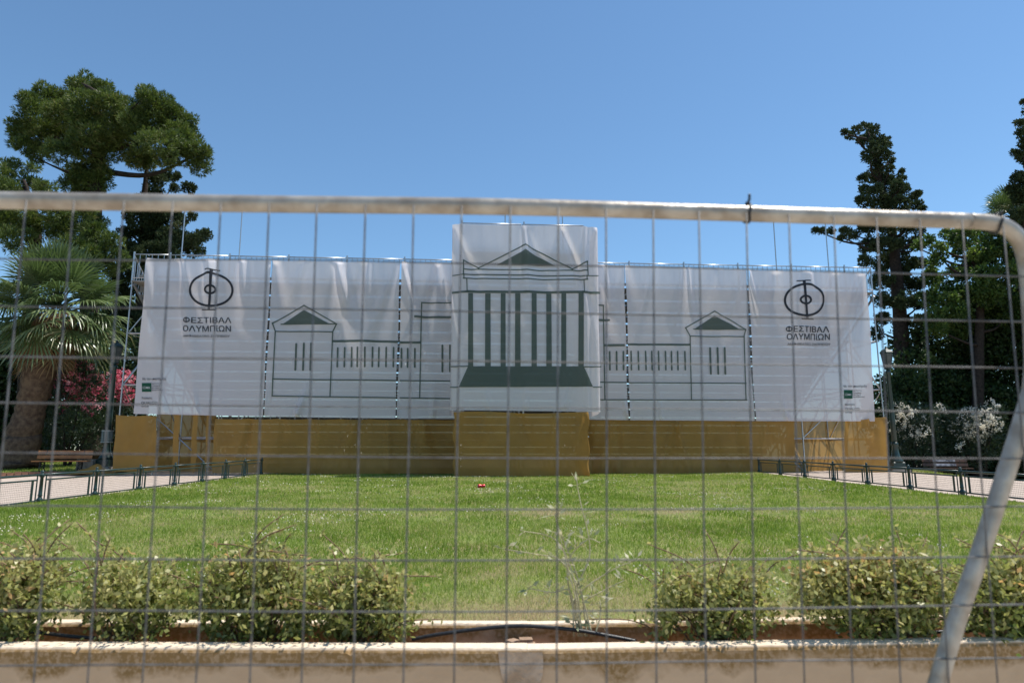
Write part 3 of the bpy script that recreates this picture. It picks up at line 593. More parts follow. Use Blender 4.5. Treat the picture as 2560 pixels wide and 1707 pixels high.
# central banner wraps back round the tower sides
def central():
    d = -2.42; tl, tr = S(1131, 560, d), S(1494, 567, d); bl, br = S(1127, 1025, d), S(1502, 1029, d)
    tie = folds(tl[0], tr[0], tl[1], bl[1], 31, 9, .10); nu, nv = 90, 100; depth = 1.9
    def Fd(s, z):
        s = np.asarray(s, float); f_ = tie(s, z)
        f_ = f_+.06*np.exp(-((s-TW_S[2]-.02)/.10)**2)-.05*np.exp(-((s-TW_S[2]-.18)/.12)**2)+.03*np.exp(-((s-TW_S[0]+.02)/.06)**2); return f_
    V = []; cols = []
    for i in range(-14, nu+15):
        u = min(max(i/nu, 0), 1); back = 0 if 0 <= i <= nu else (abs(i) if i < 0 else i-nu)/14*depth
        for j in range(nv+1):
            v = j/nv; s = (tl[0]*(1-u)+tr[0]*u)*(1-v)+(bl[0]*(1-u)+br[0]*u)*v; z = (tl[1]*(1-u)+tr[1]*u)*(1-v)+(bl[1]*(1-u)+br[1]*u)*v
            rd = .10*max(0, 1-min(u, 1-u)*nu/5)**2; sg = -1 if i < 0 else 1
            V.append(W(s-sg*(.05*math.sin(back*2.2+v*3) if back else 0), d-float(Fd(s, z))+back+rd, z-(.05*back*v)))
    n = nv+1; m = nu+29; i = np.arange(m*n).reshape(m, n); Fc = np.stack([i[:-1, :-1], i[:-1, 1:], i[1:, 1:], i[1:, :-1]], -1).reshape(-1, 4)
    o = link('banner', np_mesh('banner', V, Fc), M['banner'], None, True)
    return tag(o, 'tall central banner printed with a columned temple front, wrapped round the tower', 'banner', 'white printed banners hung on the scaffold stand'), Fd, d
BC, FC, DC = central()
c3, c4, c5 = ((640, 520), 2.24), ((1100, 520), 2.24), ((1500, 620), 2.53)
# left drawing
dr = []
dr += pline([(92, 645), (268, 545), (450, 648)], 7)+pline([(92, 645), (108, 690), (428, 692), (450, 648), (140, 649)], 7)
dr += [([(150, 646), (268, 570), (408, 646)], [(0, 1, 2)])]
dr += pline([(108, 690), (92, 1052)], 7)+pline([(428, 692), (415, 1055)], 7)+[pill(a, b, 11) for a, b in (((224, 760), (219, 905)), ((267, 757), (262, 905)), ((308, 757), (303, 905)))]
dr += [seg((95, 957), (782, 966), 7), seg((92, 1052), (780, 1062), 7), seg((430, 744), (795, 751), 13)]+[pill((x, 783), (x-2, 888), 10) for x in (457, 497, 538, 571, 613, 655, 690, 731, 772)]
ink('printed_drawing', dr, M['ink_green'], B2, DB, F2, *c3)
dr = [seg((808, 966), (1095, 969), 7), seg((808, 1062), (1092, 1067), 7), seg((808, 753), (918, 754), 13)]+[pill((x, 788), (x-1, 890), 10) for x in (815, 850, 890)]
dr += [seg((928, 530), (917, 1060), 7), seg((928, 530), (1110, 532), 7), seg((893, 610), (1110, 613), 12), pill((1044, 770), (1044, 915), 11), pill((1087, 770), (1087, 915), 11)]
ink('printed_drawing', dr, M['ink_green'], B3, DB, F3, *c3)
dr = [seg((880, 545), (915, 545), 7), seg((915, 545), (923, 1072), 7), pill((880, 627), (945, 628), 12), seg((925, 768), (1028, 768), 13), seg((900, 975), (1040, 977), 7), seg((900, 1073), (1044, 1073), 7)]+[pill((x, 805), (x+1, 905), 10) for x in (950, 988, 1026)]
ink('printed_drawing', dr, M['ink_green'], B5, DB, F5, *c4)
dr = [seg((180, 611), (565, 612), 13), seg((180, 852), (922, 855), 7), seg((182, 960), (926, 960), 7)]+[pill((x, 655), (x+3, 770), 10) for x in (194, 240, 286, 325, 368, 412, 450, 490, 535)]
dr += pline([(540, 505), (725, 400), (922, 515)], 7)+pline([(540, 505), (568, 558), (910, 560), (922, 515), (590, 514)], 7)+[([(598, 511), (725, 427), (880, 511)], [(0, 1, 2)])]
dr += [seg((568, 558), (577, 955), 7), seg((912, 560), (922, 960), 7)]+[pill(a, b, 12) for a, b in (((698, 632), (701, 795)), ((743, 632), (748, 795)), ((787, 632), (793, 795)))]
ink('printed_drawing', dr, M['ink_green'], B6, DB, F6, *c5)
dr = pline([(132, 370), (132, 292), (215, 338), (462, 214), (478, 208), (494, 214), (740, 343), (825, 300), (828, 380)], 7)
dr += [seg((132, 344), (825, 351), 7), seg((72, 381), (132, 373), 6), seg((132, 373), (825, 381), 7), seg((830, 381), (884, 382), 6), seg((132, 395), (825, 401), 7), seg((134, 373), (134, 395), 6), seg((822, 381), (822, 401), 6), seg((150, 400), (152, 468), 6), seg((806, 404), (808, 468), 5)]
dr += [([(320, 319), (478, 234), (645, 323)], [(0, 1, 2)]), seg((72, 476), (155, 469), 12), seg((155, 469), (800, 471), 14), seg((800, 471), (888, 477), 13)]
dr += [([(a, 478), (b, 478), (b+1, 886), (a-1, 886)], [(0, 1, 2, 3)]) for a, b in ((158, 185), (253, 283), (340, 367), (421, 450), (513, 541), (596, 625), (680, 707), (775, 803))]
dr += [([(157, 886), (803, 886), (857, 1000), (104, 1003)], [(0, 1, 2, 3)]), seg((64, 888), (155, 886), 7), seg((806, 890), (898, 889), 7), seg((60, 1003), (100, 1003), 7), seg((860, 1002), (902, 1003), 7)]
ink('printed_drawing', dr, M['ink_green'], BC, DC, FC, *c4)
def logo(B, Fd, org, em, bar, s1, s2, t1, t2, t3, small, sq, ln, cho, qu, gr):
    sc = 3.564; P_ = [ring(*em, 20), ring(em[0], em[1], 48, 34, 18, 32), seg(*bar, 22, False), seg(*s1, 10, False), seg(*s2, 10, False)]
    ink('printed_emblem', P_, M['ink_black'], B, DB, Fd, org, sc, .06)
    fx = t1[0]+(t1[2]-t1[0])*.14; fm = (t1[0]+fx)/2; fy = (t1[1]+t1[3])/2; fh = t1[3]-t1[1]
    phi = [ring(fm, fy, (fx-t1[0])/2-4, fh*.36, 9, 28), seg((fm, t1[1]), (fm, t1[3]), 9, False)]
    ink('printed_lettering', phi+[glyphs('ΕΣΤΙΒΑΛ', (fx+10, t1[1], t1[2], t1[3]))], M['ink_black'], B, DB, Fd, org, sc, .06)
    ink('printed_lettering', [glyphs('ΟΛΥΜΠίΩΝ', t2)], M['ink_black'], B, DB, Fd, org, sc, .06)
    ink('printed_lettering', [glyphs('ΑΜΦΙΘΕΑΤΡΟ ΖΑΠΠΕΙΟΥ', t3)], M['ink_black'], B, DB, Fd, org, sc, .06)
    x0, y0, x1, y1 = sq; o = ink('printed_square', [([(x0, y0), (x1, y0), (x1, y1), (x0, y1)], [(0, 1, 2, 3)])], M['ink_emerald'], B, DB, Fd, org, sc)
    w_ = glyphs('IΞMK', (x0+8, y0+30, x1-6, y1-26)); ink('square_lettering', [w_], M['ink_white'], B, DB-.014, Fd, org, sc)
    L_ = [glyphs(t, (ln[0], y0+2+i*(y1-y0-4)/4, ln[0]+(ln[1]-ln[0])*f_, y0+2+i*(y1-y0-4)/4+11)) for i, (t, f_) in enumerate((('ΙΝΣΤΙΤΟΥΤΟ', .74), ('ΕΛΛΗΝΙΚΗΣ', .70), ('ΜΟΥΣΙΚΗΣ', .66), ('ΚΛΗΡΟΝΟΜΙΑΣ', 1)))]
    ink('sponsor_lettering', L_+[glyphs('Με την υποστήριξη', small), glyphs('Χορηγός', cho), glyphs('QUALCO', qu), glyphs('Group', gr)], M['ink_black'], B, DB, Fd, org, sc)
logo(B1, F1, (320, 620), (740, 375, 190, 142), ((762, 205), (722, 552)), ((697, 201), (822, 203)), ((660, 551), (782, 552)), (497, 617, 920, 668), (493, 690, 915, 745), (492, 774, 905, 795),
     (135, 1155, 340, 1182), (128, 1203, 214, 1281), (220, 320), (125, 1325, 220, 1350), (120, 1368, 268, 1395), (122, 1402, 190, 1420))
logo(B7, F7, (1900, 660), (400, 322, 177, 138), ((381, 152), (418, 490)), ((322, 152), (437, 154)), ((362, 490), (478, 491)), (230, 553, 620, 606), (237, 618, 625, 676), (243, 703, 630, 726),
     (745, 1077, 945, 1103), (747, 1122, 825, 1198), (832, 930), (752, 1240, 845, 1264), (755, 1280, 885, 1305), (757, 1310, 820, 1332))
# ------------------------------------------------------------------ ochre tarpaulins round the foot
def tarp(tl, tr, br, bl, d, seed, label, n=9, amp=.09, wave=.02, skew=0, lean=0):
    q = [S(*tl, d), S(*tr, d+skew), S(*br, d+skew-lean*.75), S(*bl, d-lean*.75)]; s0, s1 = min(q[0][0], q[3][0]), max(q[1][0], q[2][0]); Fd = folds(s0, s1, max(q[0][1], q[1][1]), min(q[2][1], q[3][1]), seed, n, amp)
    return sheet('tarpaulin', q, d, Fd, M['tarp'], label, 'tarpaulin', 'ochre tarpaulins screening the foot of the stand', .08, True, wave, skew, lean)
tarp((290, 1037), (397, 1039), (393, 1180), (283, 1180), -.2, 41, 'ochre tarpaulin at the left corner, its hem trailing on the ground', 7)
tarp((395, 1030), (545, 1034), (541, 1178), (391, 1178), 2.6, 42, 'shaded ochre tarpaulin set back in the left entrance recess', 6)
for i_, (x_, w_, t_) in enumerate(((443, 7, 'left'), (489, 6, 'middle'), (521, 4, 'right'))):  # narrow sheets added to stand in for sunlit slits in the dark recess
    tarp((x_-w_, 1034), (x_+w_, 1034), (x_+w_-6, 1180), (x_-w_-6, 1180), -.16-.03*i_, 60+i_, 'added ochre strip standing in for a sunlit slit, the %s one in the left entrance' % t_, 3, .03)
tarp((539, 1046), (1140, 1048), (1140, 1184), (535, 1182), -.2, 43, 'long dim ochre tarpaulin between left entrance and central tower', 20, .11)
tarp((1465, 1048), (1987, 1052), (1988, 1186), (1465, 1184), -.2, 44, 'long dim ochre tarpaulin right of the central tower', 20, .11)
tarp((1966, 1044), (2124, 1048), (2124, 1184), (1968, 1184), .95, 45, 'bright sunlit ochre tarpaulin set back behind crossed scaffold tubes', 7, skew=2.2, lean=1.05)
tarp((2114, 1052), (2214, 1040), (2218, 1184), (2114, 1183), -.2, 46, 'ochre tarpaulin at the right corner of the stand beside the lamp post', 8)
def tower_tarp():
    d = -2.50; tl, tr = S(1134, 1030, d), S(1470, 1032, d); bl, br = S(1134, 1194, d), S(1474, 1198, d); Fd = folds(tl[0], tr[0], tl[1], bl[1], 51, 12, .09); nu, nv = 60, 32; V = []
    for i in range(-14, nu+15):
        u = min(max(i/nu, 0), 1); back = 0 if 0 <= i <= nu else (abs(i) if i < 0 else i-nu)/14*2.2
        for j in range(nv+1):
            v = j/nv; s = (tl[0]*(1-u)+tr[0]*u)*(1-v)+(bl[0]*(1-u)+br[0]*u)*v; z = (tl[1]*(1-u)+tr[1]*u)*(1-v)+(bl[1]*(1-u)+br[1]*u)*v
            V.append(W(s+.03*math.sin(v*14), d-float(Fd(s, z))+back, z+.02*math.sin(u*12)*(v > .9)+.03*math.sin(u*8)*(v < .05)))
    n = nv+1; m = nu+29; i = np.arange(m*n).reshape(m, n); Fc = np.stack([i[:-1, :-1], i[:-1, 1:], i[1:, 1:], i[1:, :-1]], -1).reshape(-1, 4)
    tag(link('tarpaulin', np_mesh('tarpaulin', V, Fc), M['tarp'], None, True), 'ochre tarpaulin wrapped round the foot of the central tower', 'tarpaulin', 'ochre tarpaulins screening the foot of the stand')
tower_tarp()
def heap():                                    # loose tarpaulin lying at the left corner
    c = atZ(262, 1180, .93); c = Vector((-15.55, 25.75, float(zg(-15.5, 25.8))+.1)); V = []; n = 22; r = np.random.default_rng(3)
    for j in range(n):
        for i in range(n):
            u, v = i/(n-1)-.5, j/(n-1)-.5; h = .34*math.exp(-((u*2.2-.1)**2+(v*2.4)**2)*2.2)+.05*math.sin(u*14+v*9)*math.exp(-(u*u+v*v)*6)+r.normal(0, .006)
            V.append((c.x+u*1.7+.1*v, c.y+v*.8+.04*math.sin(u*9), c.z-.06+max(h, 0)))
    i = np.arange(n*n).reshape(n, n); Fc = np.stack([i[:-1, :-1], i[:-1, 1:], i[1:, 1:], i[1:, :-1]], -1).reshape(-1, 4)
    tag(link('loose_tarpaulin', np_mesh('loose_tarpaulin', V, Fc), M['tarp'], None, True), 'crumpled end of ochre tarpaulin lying in the sun by the left corner', 'tarpaulin')
heap()
# ------------------------------------------------------------------ lawn railings
def railing(xl, pxs, H, side, label):
    ys = [1.02*xl*F_PX/(p-1280) for p in pxs]; st = abs(ys[0]-ys[1]); near = ys[0] if ys[0] < ys[-1] else ys[-1]
    ys = sorted(ys); ys = [ys[0]-2*st, ys[0]-st]+ys
    t = thing('lawn_railing', label, 'railing', 'green iron railings along the lawn', (xl, ys[0], float(zg(xl, ys[0]))))
    prof = [(a_*1.25, b_) for a_, b_ in [(.055, 0), (.055, .03), (.035, .05), (.05, .09), (.052, .11), (.03, .14), (.026, .17), (.034, .19), (.028, .21), (.024, H-.12), (.036, H-.11), (.036, H-.05), (.016, H-.04), (.028, H-.015), (.02, H+.01), (.004, H+.02)]]
    pm = MB().lathe(prof, (0, 0, 0), 10).mesh('post')
    rail = H-.09; zz = lambda y: float(zg(xl, y))
    for y in ys:
        o = link('post', pm, M['green_iron'], t, True); o.location = (xl, y, zz(y)-.02)
    for a, b in zip(ys[:-1], ys[1:]):
        MB().tube([(xl, a, zz(a)+rail), (xl, b, zz(b)+rail)], .022, 8).build('top_rail', M['green_iron'], t, True)
        a2, b2 = a+.13, b-.13; a3, b3 = a+.25, b-.25; zt, zb = rail-.10, .07; m = MB()
        for y in (a2, b2): m.tube([(xl, y, zz(y)-.02), (xl, y, zz(y)+rail)], .014, 6)
        for y in (a3, b3): m.box((xl, y, zz(y)+(zt+zb)/2), (.022, .042, zt-zb))
        for z in (zt, zb): m.tube([(xl, a2, zz(a2)+z), (xl, b2, zz(b2)+z)], .018, 6)
        fr = m.build('panel_frame', M['green_iron'], t)
        V = []; n = int((b3-a3)/.045); h = zt-zb
        m2 = MB()
        for k in range(n):
            y = a3+(b3-a3)*k/n; y2 = min(y+.045*.9, b3)
            m2.add([(xl, y, zz(y)+zb), (xl, y+.0042, zz(y)+zb), (xl, y+.0042, zz(y)+zt), (xl, y, zz(y)+zt)], [(0, 1, 2, 3)])
        for k in range(1, int(h/.04)):
            z = zb+k*.04; m2.add([(xl, a3, zz(a3)+z), (xl, b3, zz(b3)+z), (xl, b3, zz(b3)+z+.0042), (xl, a3, zz(a3)+z+.0042)], [(0, 1, 2, 3)])
        m2.build('wire_mesh', M['wire'], fr)
    return fix(t)
LR_PX = [104, 240, 349, 436, 505, 562, 610, 652]; RR_PX = [1899, 1952, 2013, 2085, 2169, 2274, 2403]
(railing(-9.3, LR_PX, .66, -1, 'green iron railing with wire panels along the left edge of the lawn'))
(railing(9.6, RR_PX, .60, 1, 'green iron railing with wire panels along the right edge of the lawn'))
# ------------------------------------------------------------------ brick edging on the left verge
be = thing('brick_edging', 'row of upright red bricks edging the left grass verge', 'edging', None, (-19, 24.3, float(zg(-19, 24.3))))
bmesh_brick = MB().box((0, 0, 0), (.20, .10, .24)).mesh('brick')
x = -23.5
while x < -15.6:
    y = float(edge_y(x)); o = link('brick', bmesh_brick, M['brick'], be)
    sl = math.atan2(float(edge_y(x+.1))-y, .1); o.location = (x+19, y-.06-24.3+random.uniform(-.015, .015), float(zg(x, y))+.02+random.uniform(-.02, .02)-be.location.z); o.rotation_euler = (random.uniform(-.05, .05), random.uniform(-.04, .04), sl+random.uniform(-.05, .05)); x += .215*math.cos(sl)
# ------------------------------------------------------------------ benches
def bench(loc, rz, label, wood, Lw=1.85, smear=False):
    t = thing('park_bench', label, 'bench', 'park benches on the verges', loc, rz)     # local: faces -Y
    for i, y in enumerate((-.22, -.11, 0, .11)):
        MB().box((0, y, .43+.006*i), (Lw, .095, .035)).build('seat_plank', M[wood], t)
    ta = math.radians(18)
    for k, h in enumerate((.58, .76)):
        y = .20+(h-.45)*math.tan(ta); MB().box((0, y, h), (Lw, .035, .135), Matrix.Rotation(-ta, 3, 'X')).build('back_plank', M[wood], t)
        if smear: MB().box((-.02, y-.021, h), (Lw*.5, .004, .105), Matrix.Rotation(-ta, 3, 'X')).build('smeared_paint', M['graffiti'], t)
    for sx_ in (-Lw*.34, Lw*.34):
        m = MB()
        def cv(pts, r=.018): m.tube(bez([(sx_, a, b) for a, b in pts], 6), r, 6)
        cv([(-.26, .41), (-.24, .30), (-.30, .16), (-.26, .05), (-.32, 0)]); cv([(.16, .41), (.20, .30), (.17, .16), (.26, .05), (.32, 0)])
        cv([(-.27, .405), (0, .40), (.18, .41)], .02); cv([(.16, .40), (.22, .5), (.28, .7), (.33, .86)], .02)
        for cy, cz, r in ((-.03, .22, .10), (-.16, .31, .055), (.10, .31, .055)):
            m.tube([(sx_, cy+r*math.cos(q*math.pi/8), cz+r*math.sin(q*math.pi/8)) for q in range(17)], .012, 5)
        cv([(-.28, .12), (-.13, .2)], .012); cv([(.07, .2), (.20, .12)], .012)
        m.build('iron_support', M['dark_iron'], t, True)
    return t
bp = atY(152, 1182, 26.0); bench((bp.x, 26.0, float(verge_z(bp.x, 26.0))-.02), math.radians(14), 'varnished orange-brown slatted bench on the left verge near the palm', 'wood')
bp = atY(2371, 1182, 30.0); bench((bp.x, 30.0, float(verge_z(bp.x, 30.0))-.14), math.radians(-10), 'weathered bench, its colour darkened for tree shade, with smeared grey paint on the right', 'shaded_old_wood', 1.8, True)
# ------------------------------------------------------------------ lamp posts
def lamp(loc, ht, label, ped=.55):
    t = thing('lamp_post', label, 'lamp post', 'green lantern posts at the stand corners', loc)
    MB().box((0, 0, .06), (.72, .72, .20)).build('plinth', M['stone'], t)
    MB().lathe([(.33, .16), (.33, .42), (.29, .45)], n=4, rot=math.pi/4).build('pedestal', M['green_iron'], t)
    MB().lathe([(.27, .45), (.25, .52), (.17, .66), (.13, .85), (.115, 1.1), (.135, 1.13), (.135, 1.2), (.105, 1.24)], n=14).build('base', M['green_iron'], t, True)
    z1 = ht-.95
    MB().lathe([(.105, 1.24), (.095, 2.2), (.075, z1-.15), (.10, z1-.12), (.10, z1-.06), (.06, z1)], n=14).build('shaft', M['green_iron'], t, True)
    m = MB(); m.lathe([(.06, z1), (.15, z1+.04), (.15, z1+.07)], n=6); m.lathe([(.27, z1+.68), (.27, z1+.72)], n=6)
    for k in range(6):
        q = k*math.pi/3; m.tube([(.14*math.cos(q), .14*math.sin(q), z1+.06), (.25*math.cos(q), .25*math.sin(q), z1+.69)], .012, 5)
    m.build('lantern_frame', M['green_iron'], t)
    for k in range(6):
        q0, q1 = k*math.pi/3+.03, (k+1)*math.pi/3-.03; p = lambda r, q, z: (r*math.cos(q), r*math.sin(q), z)
        a, b = [p(.132, q0, z1+.075), p(.132, q1, z1+.075), p(.242, q1, z1+.675), p(.242, q0, z1+.675)], [p(.126, q0, z1+.075), p(.126, q1, z1+.075), p(.236, q1, z1+.675), p(.236, q0, z1+.675)]
        MB().add(a+b, [(0, 1, 2, 3), (7, 6, 5, 4), (0, 4, 5, 1), (2, 6, 7, 3)]) ; mm = MB(); mm.add(a+b, [(0, 1, 2, 3), (7, 6, 5, 4), (0, 4, 5, 1), (2, 6, 7, 3)]); mm.build('pane', M['glass'], t)
    MB().lathe([(.29, z1+.72), (.20, z1+.82), (.09, z1+.87), (.05, z1+.90), (.06, z1+.93), (.01, z1+1.0)], n=6).build('lantern_roof', M['green_iron'], t)
    return t
lp = atY(2237, 1180, 28.1); lz = .82; lamp((lp.x+.1, 28.1, lz), atY(2212, 868, 28.1).z-lz, 'tall green lantern post standing at the right corner of the stand')
ll = atY(262, 1172, 27.0); llz = float(verge_z(ll.x, 27.0)); lamp((ll.x, 27.0, llz), 5.1, 'green lantern post carrying a slatted litter bin, half hidden by palm fronds')
bn = thing('litter_bin', 'small grey slatted litter bin strapped to the left lamp post', 'bin', None, tuple(atY(266, 1107, 26.72)))
for k in range(7):
    q = k*math.pi/6+math.pi; MB().box((.20*math.cos(q), .20*math.sin(q)*.7, .25), (.085, .012, .48), Matrix.Rotation(q+math.pi/2, 3, 'Z')).build('slat', M['bin'], bn)
for z in (.03, .47): MB().tube([(.215*math.cos(k*math.pi/8), .215*math.sin(k*math.pi/8)*.7, z) for k in range(17)], .012, 5).build('hoop', M['galv'], bn)
MB().lathe([(.19, .01), (.19, .03)], n=12).build('bottom', M['bin'], bn)
sb = thing('stone_block', 'squared stone block beside the foot of the left lamp post', 'stone', None, (ll.x-.55, 26.75, llz))
MB().lathe([(.40, -.05), (.40, .40), (.37, .44)], n=4, rot=math.pi/4+.2).build('block', M['stone'], sb)
# ------------------------------------------------------------------ red can on the lawn
r_ = ray(1203, 1214); yc = 20.0
for _ in range(20): q = CAMP+r_*(yc/r_.y); yc += (float(lawn_z(q.x, q.y))+.06-q.z)*-15 if abs(float(lawn_z(q.x, q.y))+.06-q.z) > .003 else 0
q = CAMP+r_*(yc/r_.y); can = thing('drink_can', 'crushed red drink can lying on the lawn before the tower', 'can', None, (q.x, q.y, float(lawn_z(q.x, q.y))+.055), .3)
cm = MB(); ringz = [(.052, -.115), (.058, -.10), (.058, -.05), (.046, -.01), (.054, .04), (.058, .10), (.052, .115)]; ringz = [(a_*.8, b_*.8) for a_, b_ in ringz]; cm.lathe(ringz, n=14); cm.v = [(z, x_, y_) for x_, y_, z in cm.v]; cm.build('can_body', M['can_red'], can, True)
for sgn in (-1, 1):
    cm = MB(); cm.lathe([(.038, .093), (.040, .098), (.035, .099)], n=14); cm.v = [(sgn*z, x_, y_) for x_, y_, z in cm.v]; cm.build('can_end', M['alu'], can)
# ------------------------------------------------------------------ trees and bushes
def tree(name, label, cat, cl, Y, mat, t_px, t_rad, cr, group=None, limbs_n=0, limb_r=.12, barkm='bark'):
    pts = [atY(x, y, Y) for x, y in t_px]; pts[0].z = float(verge_z(pts[0].x, Y))-.1 if abs(pts[0].x) > 15 else .6
    t = thing(name, label, cat, group, tuple(pts[0])); trunk(pts, t_rad, M[barkm], t)
    if limbs_n: limbs(cl, bez(pts, 6)[6:], M[barkm], t, limbs_n, limb_r)
    V, R = crown(cl, **cr); foliage('crown', V, R, M[mat], t); return fix(t)
def puffs(cl, k, rr=(.32, .5), core=.82):
    out = []
    for c, R in cl:
        out.append((c, R*core)); d = unit(k)+np.array([.15, -.35, .25]); d /= np.linalg.norm(d, axis=1)[:, None]
        for q in d: out.append((tuple(np.array(c)+q*R*random.uniform(.72, .98)*np.array([1, 1, .85])), R*random.uniform(*rr)))
    return out
oA, sA = (0, 150), 2.851
PINE = dict(dens=1050, L=.20, wd=.036, spread=.6, up=.35, blades_n=3, rmean=.48)
upper = [(640, 200, 120), (560, 200, 80), (740, 210, 80), (330, 290, 120), (220, 300, 80), (420, 320, 120), (115, 490, 75), (150, 560, 90), (250, 420, 130), (480, 400, 150), (620, 330, 150), (780, 330, 140), (900, 350, 130), (1050, 270, 80), (1080, 330, 110), (1180, 340, 100),
         (1220, 420, 120), (1320, 440, 80), (1100, 440, 140), (950, 480, 150), (800, 480, 150), (640, 520, 150), (450, 550, 150), (300, 560, 140), (180, 620, 80), (1250, 540, 130), (1340, 560, 90), (1140, 600, 150), (950, 640, 150), (780, 640, 140),
         (600, 650, 120), (420, 660, 110), (270, 670, 90), (1380, 650, 100), (1440, 700, 80), (1300, 690, 110), (1420, 780, 70), (1170, 700, 90), (1000, 700, 90), (640, 780, 110), (560, 840, 80), (680, 880, 90), (500, 900, 70), (610, 850, 100), (690, 940, 80), (600, 960, 90), (520, 800, 70), (740, 800, 80)]
tree('pine_tree', 'tall spreading pine with a broad dense crown, left of the stand', 'pine', puffs(clumps_px(upper, oA, sA, 34, 2.4, 1, .92), 9), 34, 'pine', [(235, 1150), (225, 900), (225, 640), (240, 480), (250, 330), (235, 230)], [.55, .45, .4, .34, .2, .06], PINE, None, 16, .16)
lower = [(100, 770, 70), (30, 830, 80), (230, 780, 45), (220, 900, 90), (60, 920, 80), (320, 930, 80), (-80, 880, 120), (150, 1130, 120), (400, 1110, 120), (540, 1110, 100), (620, 1090, 60), (50, 1180, 100), (300, 1210, 120), (460, 1200, 100), (700, 1260, 100), (800, 1290, 75), (780, 1370, 80), (620, 1330, 90), (560, 1240, 100), (700, 1160, 60), (860, 1420, 80), (740, 1480, 90), (-60, 1060, 130), (-120, 1200, 150), (120, 1290, 110), (500, 1330, 110), (660, 1420, 90)]
tree('pine_tree', 'smaller lower pine at the left picture edge, behind the fan palm', 'pine', puffs(clumps_px(lower, oA, sA, 31, 1.8, 1, .95), 8), 31, 'pine', [(60, 1150), (70, 900), (80, 700), (90, 560), (60, 450)], [.4, .35, .3, .2, .06], PINE, None, 12, .12)
cyp = [(1130, 850, 60), (1080, 940, 60), (1180, 830, 40), (1240, 840, 28), (1270, 830, 22), (1340, 920, 40), (1375, 910, 22), (1250, 920, 30), (990, 1130, 80), (1100, 1120, 90), (1200, 1130, 80), (1290, 1140, 50), (1370, 1120, 28), (980, 1280, 100), (1120, 1260, 100), (1240, 1260, 80), (1330, 1290, 60), (1400, 1290, 50), (1450, 1250, 36), (1470, 1230, 22), (1380, 1360, 60), (920, 1400, 80), (1060, 1400, 110), (1200, 1390, 100),
       (880, 1520, 90), (1000, 1540, 110), (850, 1650, 80), (960, 1700, 100), (860, 1800, 90), (960, 1880, 90), (1000, 1000, 40), (1100, 1040, 60)]
CYP = dict(dens=1250, L=.15, wd=.06, spread=.8, up=.5, blades_n=3, rmean=.4, inner=.35)
tree('cypress_tree', 'dark ragged cypress rising behind the left end of the stand', 'cypress', puffs(clumps_px(cyp, oA, sA, 37, 1.6, 1, 1.15), 7, (.3, .5), .85), 37, 'cypress', [(350, 1150), (350, 900), (355, 650), (365, 440), (380, 400)], [.35, .3, .25, .12, .04], CYP, None, 14, .09)
oR, sR = (1960, 200), 2.613
cyr = [(395, 340, 26), (430, 370, 34), (480, 330, 40), (530, 310, 45), (590, 330, 40), (540, 390, 70), (620, 400, 60), (660, 400, 34), (680, 420, 24), (580, 470, 75), (650, 490, 60), (700, 530, 26), (540, 520, 40), (600, 560, 60), (690, 580, 28), (570, 640, 65), (640, 640, 70), (510, 650, 40), (770, 600, 22), (765, 650, 36), (690, 680, 70), (780, 720, 50), (740, 700, 60), (860, 750, 28), (880, 740, 18), (830, 770, 45),
       (530, 720, 55), (600, 740, 80), (700, 770, 85), (520, 800, 60), (620, 820, 90), (760, 820, 80), (850, 820, 50), (900, 840, 24), (200, 985, 26), (250, 990, 34), (310, 985, 34), (400, 985, 40), (380, 1030, 30), (450, 1010, 50), (560, 960, 80), (680, 960, 95), (800, 960, 80), (880, 1000, 44), (540, 1080, 70), (660, 1090, 100), (790, 1090, 90), (880, 1070, 50), (520, 1190, 55), (640, 1200, 95), (780, 1210, 95), (880, 1200, 60),
       (620, 1320, 90), (740, 1330, 100), (860, 1330, 80), (960, 1310, 50), (640, 1440, 80), (760, 1450, 90), (880, 1450, 80), (960, 1420, 50), (640, 1560, 70), (760, 1580, 60), (900, 1570, 70), (600, 1660, 50), (880, 1680, 60), (980, 1560, 40)]
tree('cypress_tree', 'tall dark leaning cypress behind the right end of the stand', 'cypress', puffs(clumps_px(cyr, oR, sR, 37, 1.5, 1, .80), 7, (.3, .5), .8), 37, 'cypress', [(2258, 1170), (2256, 950), (2246, 760), (2232, 600), (2200, 450), (2170, 330)], [.48, .40, .34, .26, .16, .05], CYP, None, 26, .09)
edge = [(1570, 150, 22), (1590, 200, 40), (1535, 285, 32), (1570, 290, 40), (1545, 350, 36), (1590, 380, 60), (1505, 480, 26), (1545, 500, 36), (1600, 520, 80), (1515, 640, 44), (1570, 660, 80), (1480, 720, 36), (1550, 760, 80), (1650, 700, 130), (1650, 400, 120), (1650, 900, 160), (1560, 880, 80)]
tree('cypress_tree', 'dark conifer cut off by the right edge of the picture', 'cypress', puffs(clumps_px(edge, oR, sR, 33, 1.2, 1, .85), 7, (.3, .5), .8), 33, 'cypress', [(2600, 1170), (2600, 900), (2600, 500), (2600, 240)], [.4, .34, .25, .06], CYP, None, 10, .1)
BRO = dict(dens=900, L=.17, wd=.085, spread=1.1, up=.15, blades_n=2, rmean=.46, inner=.4)
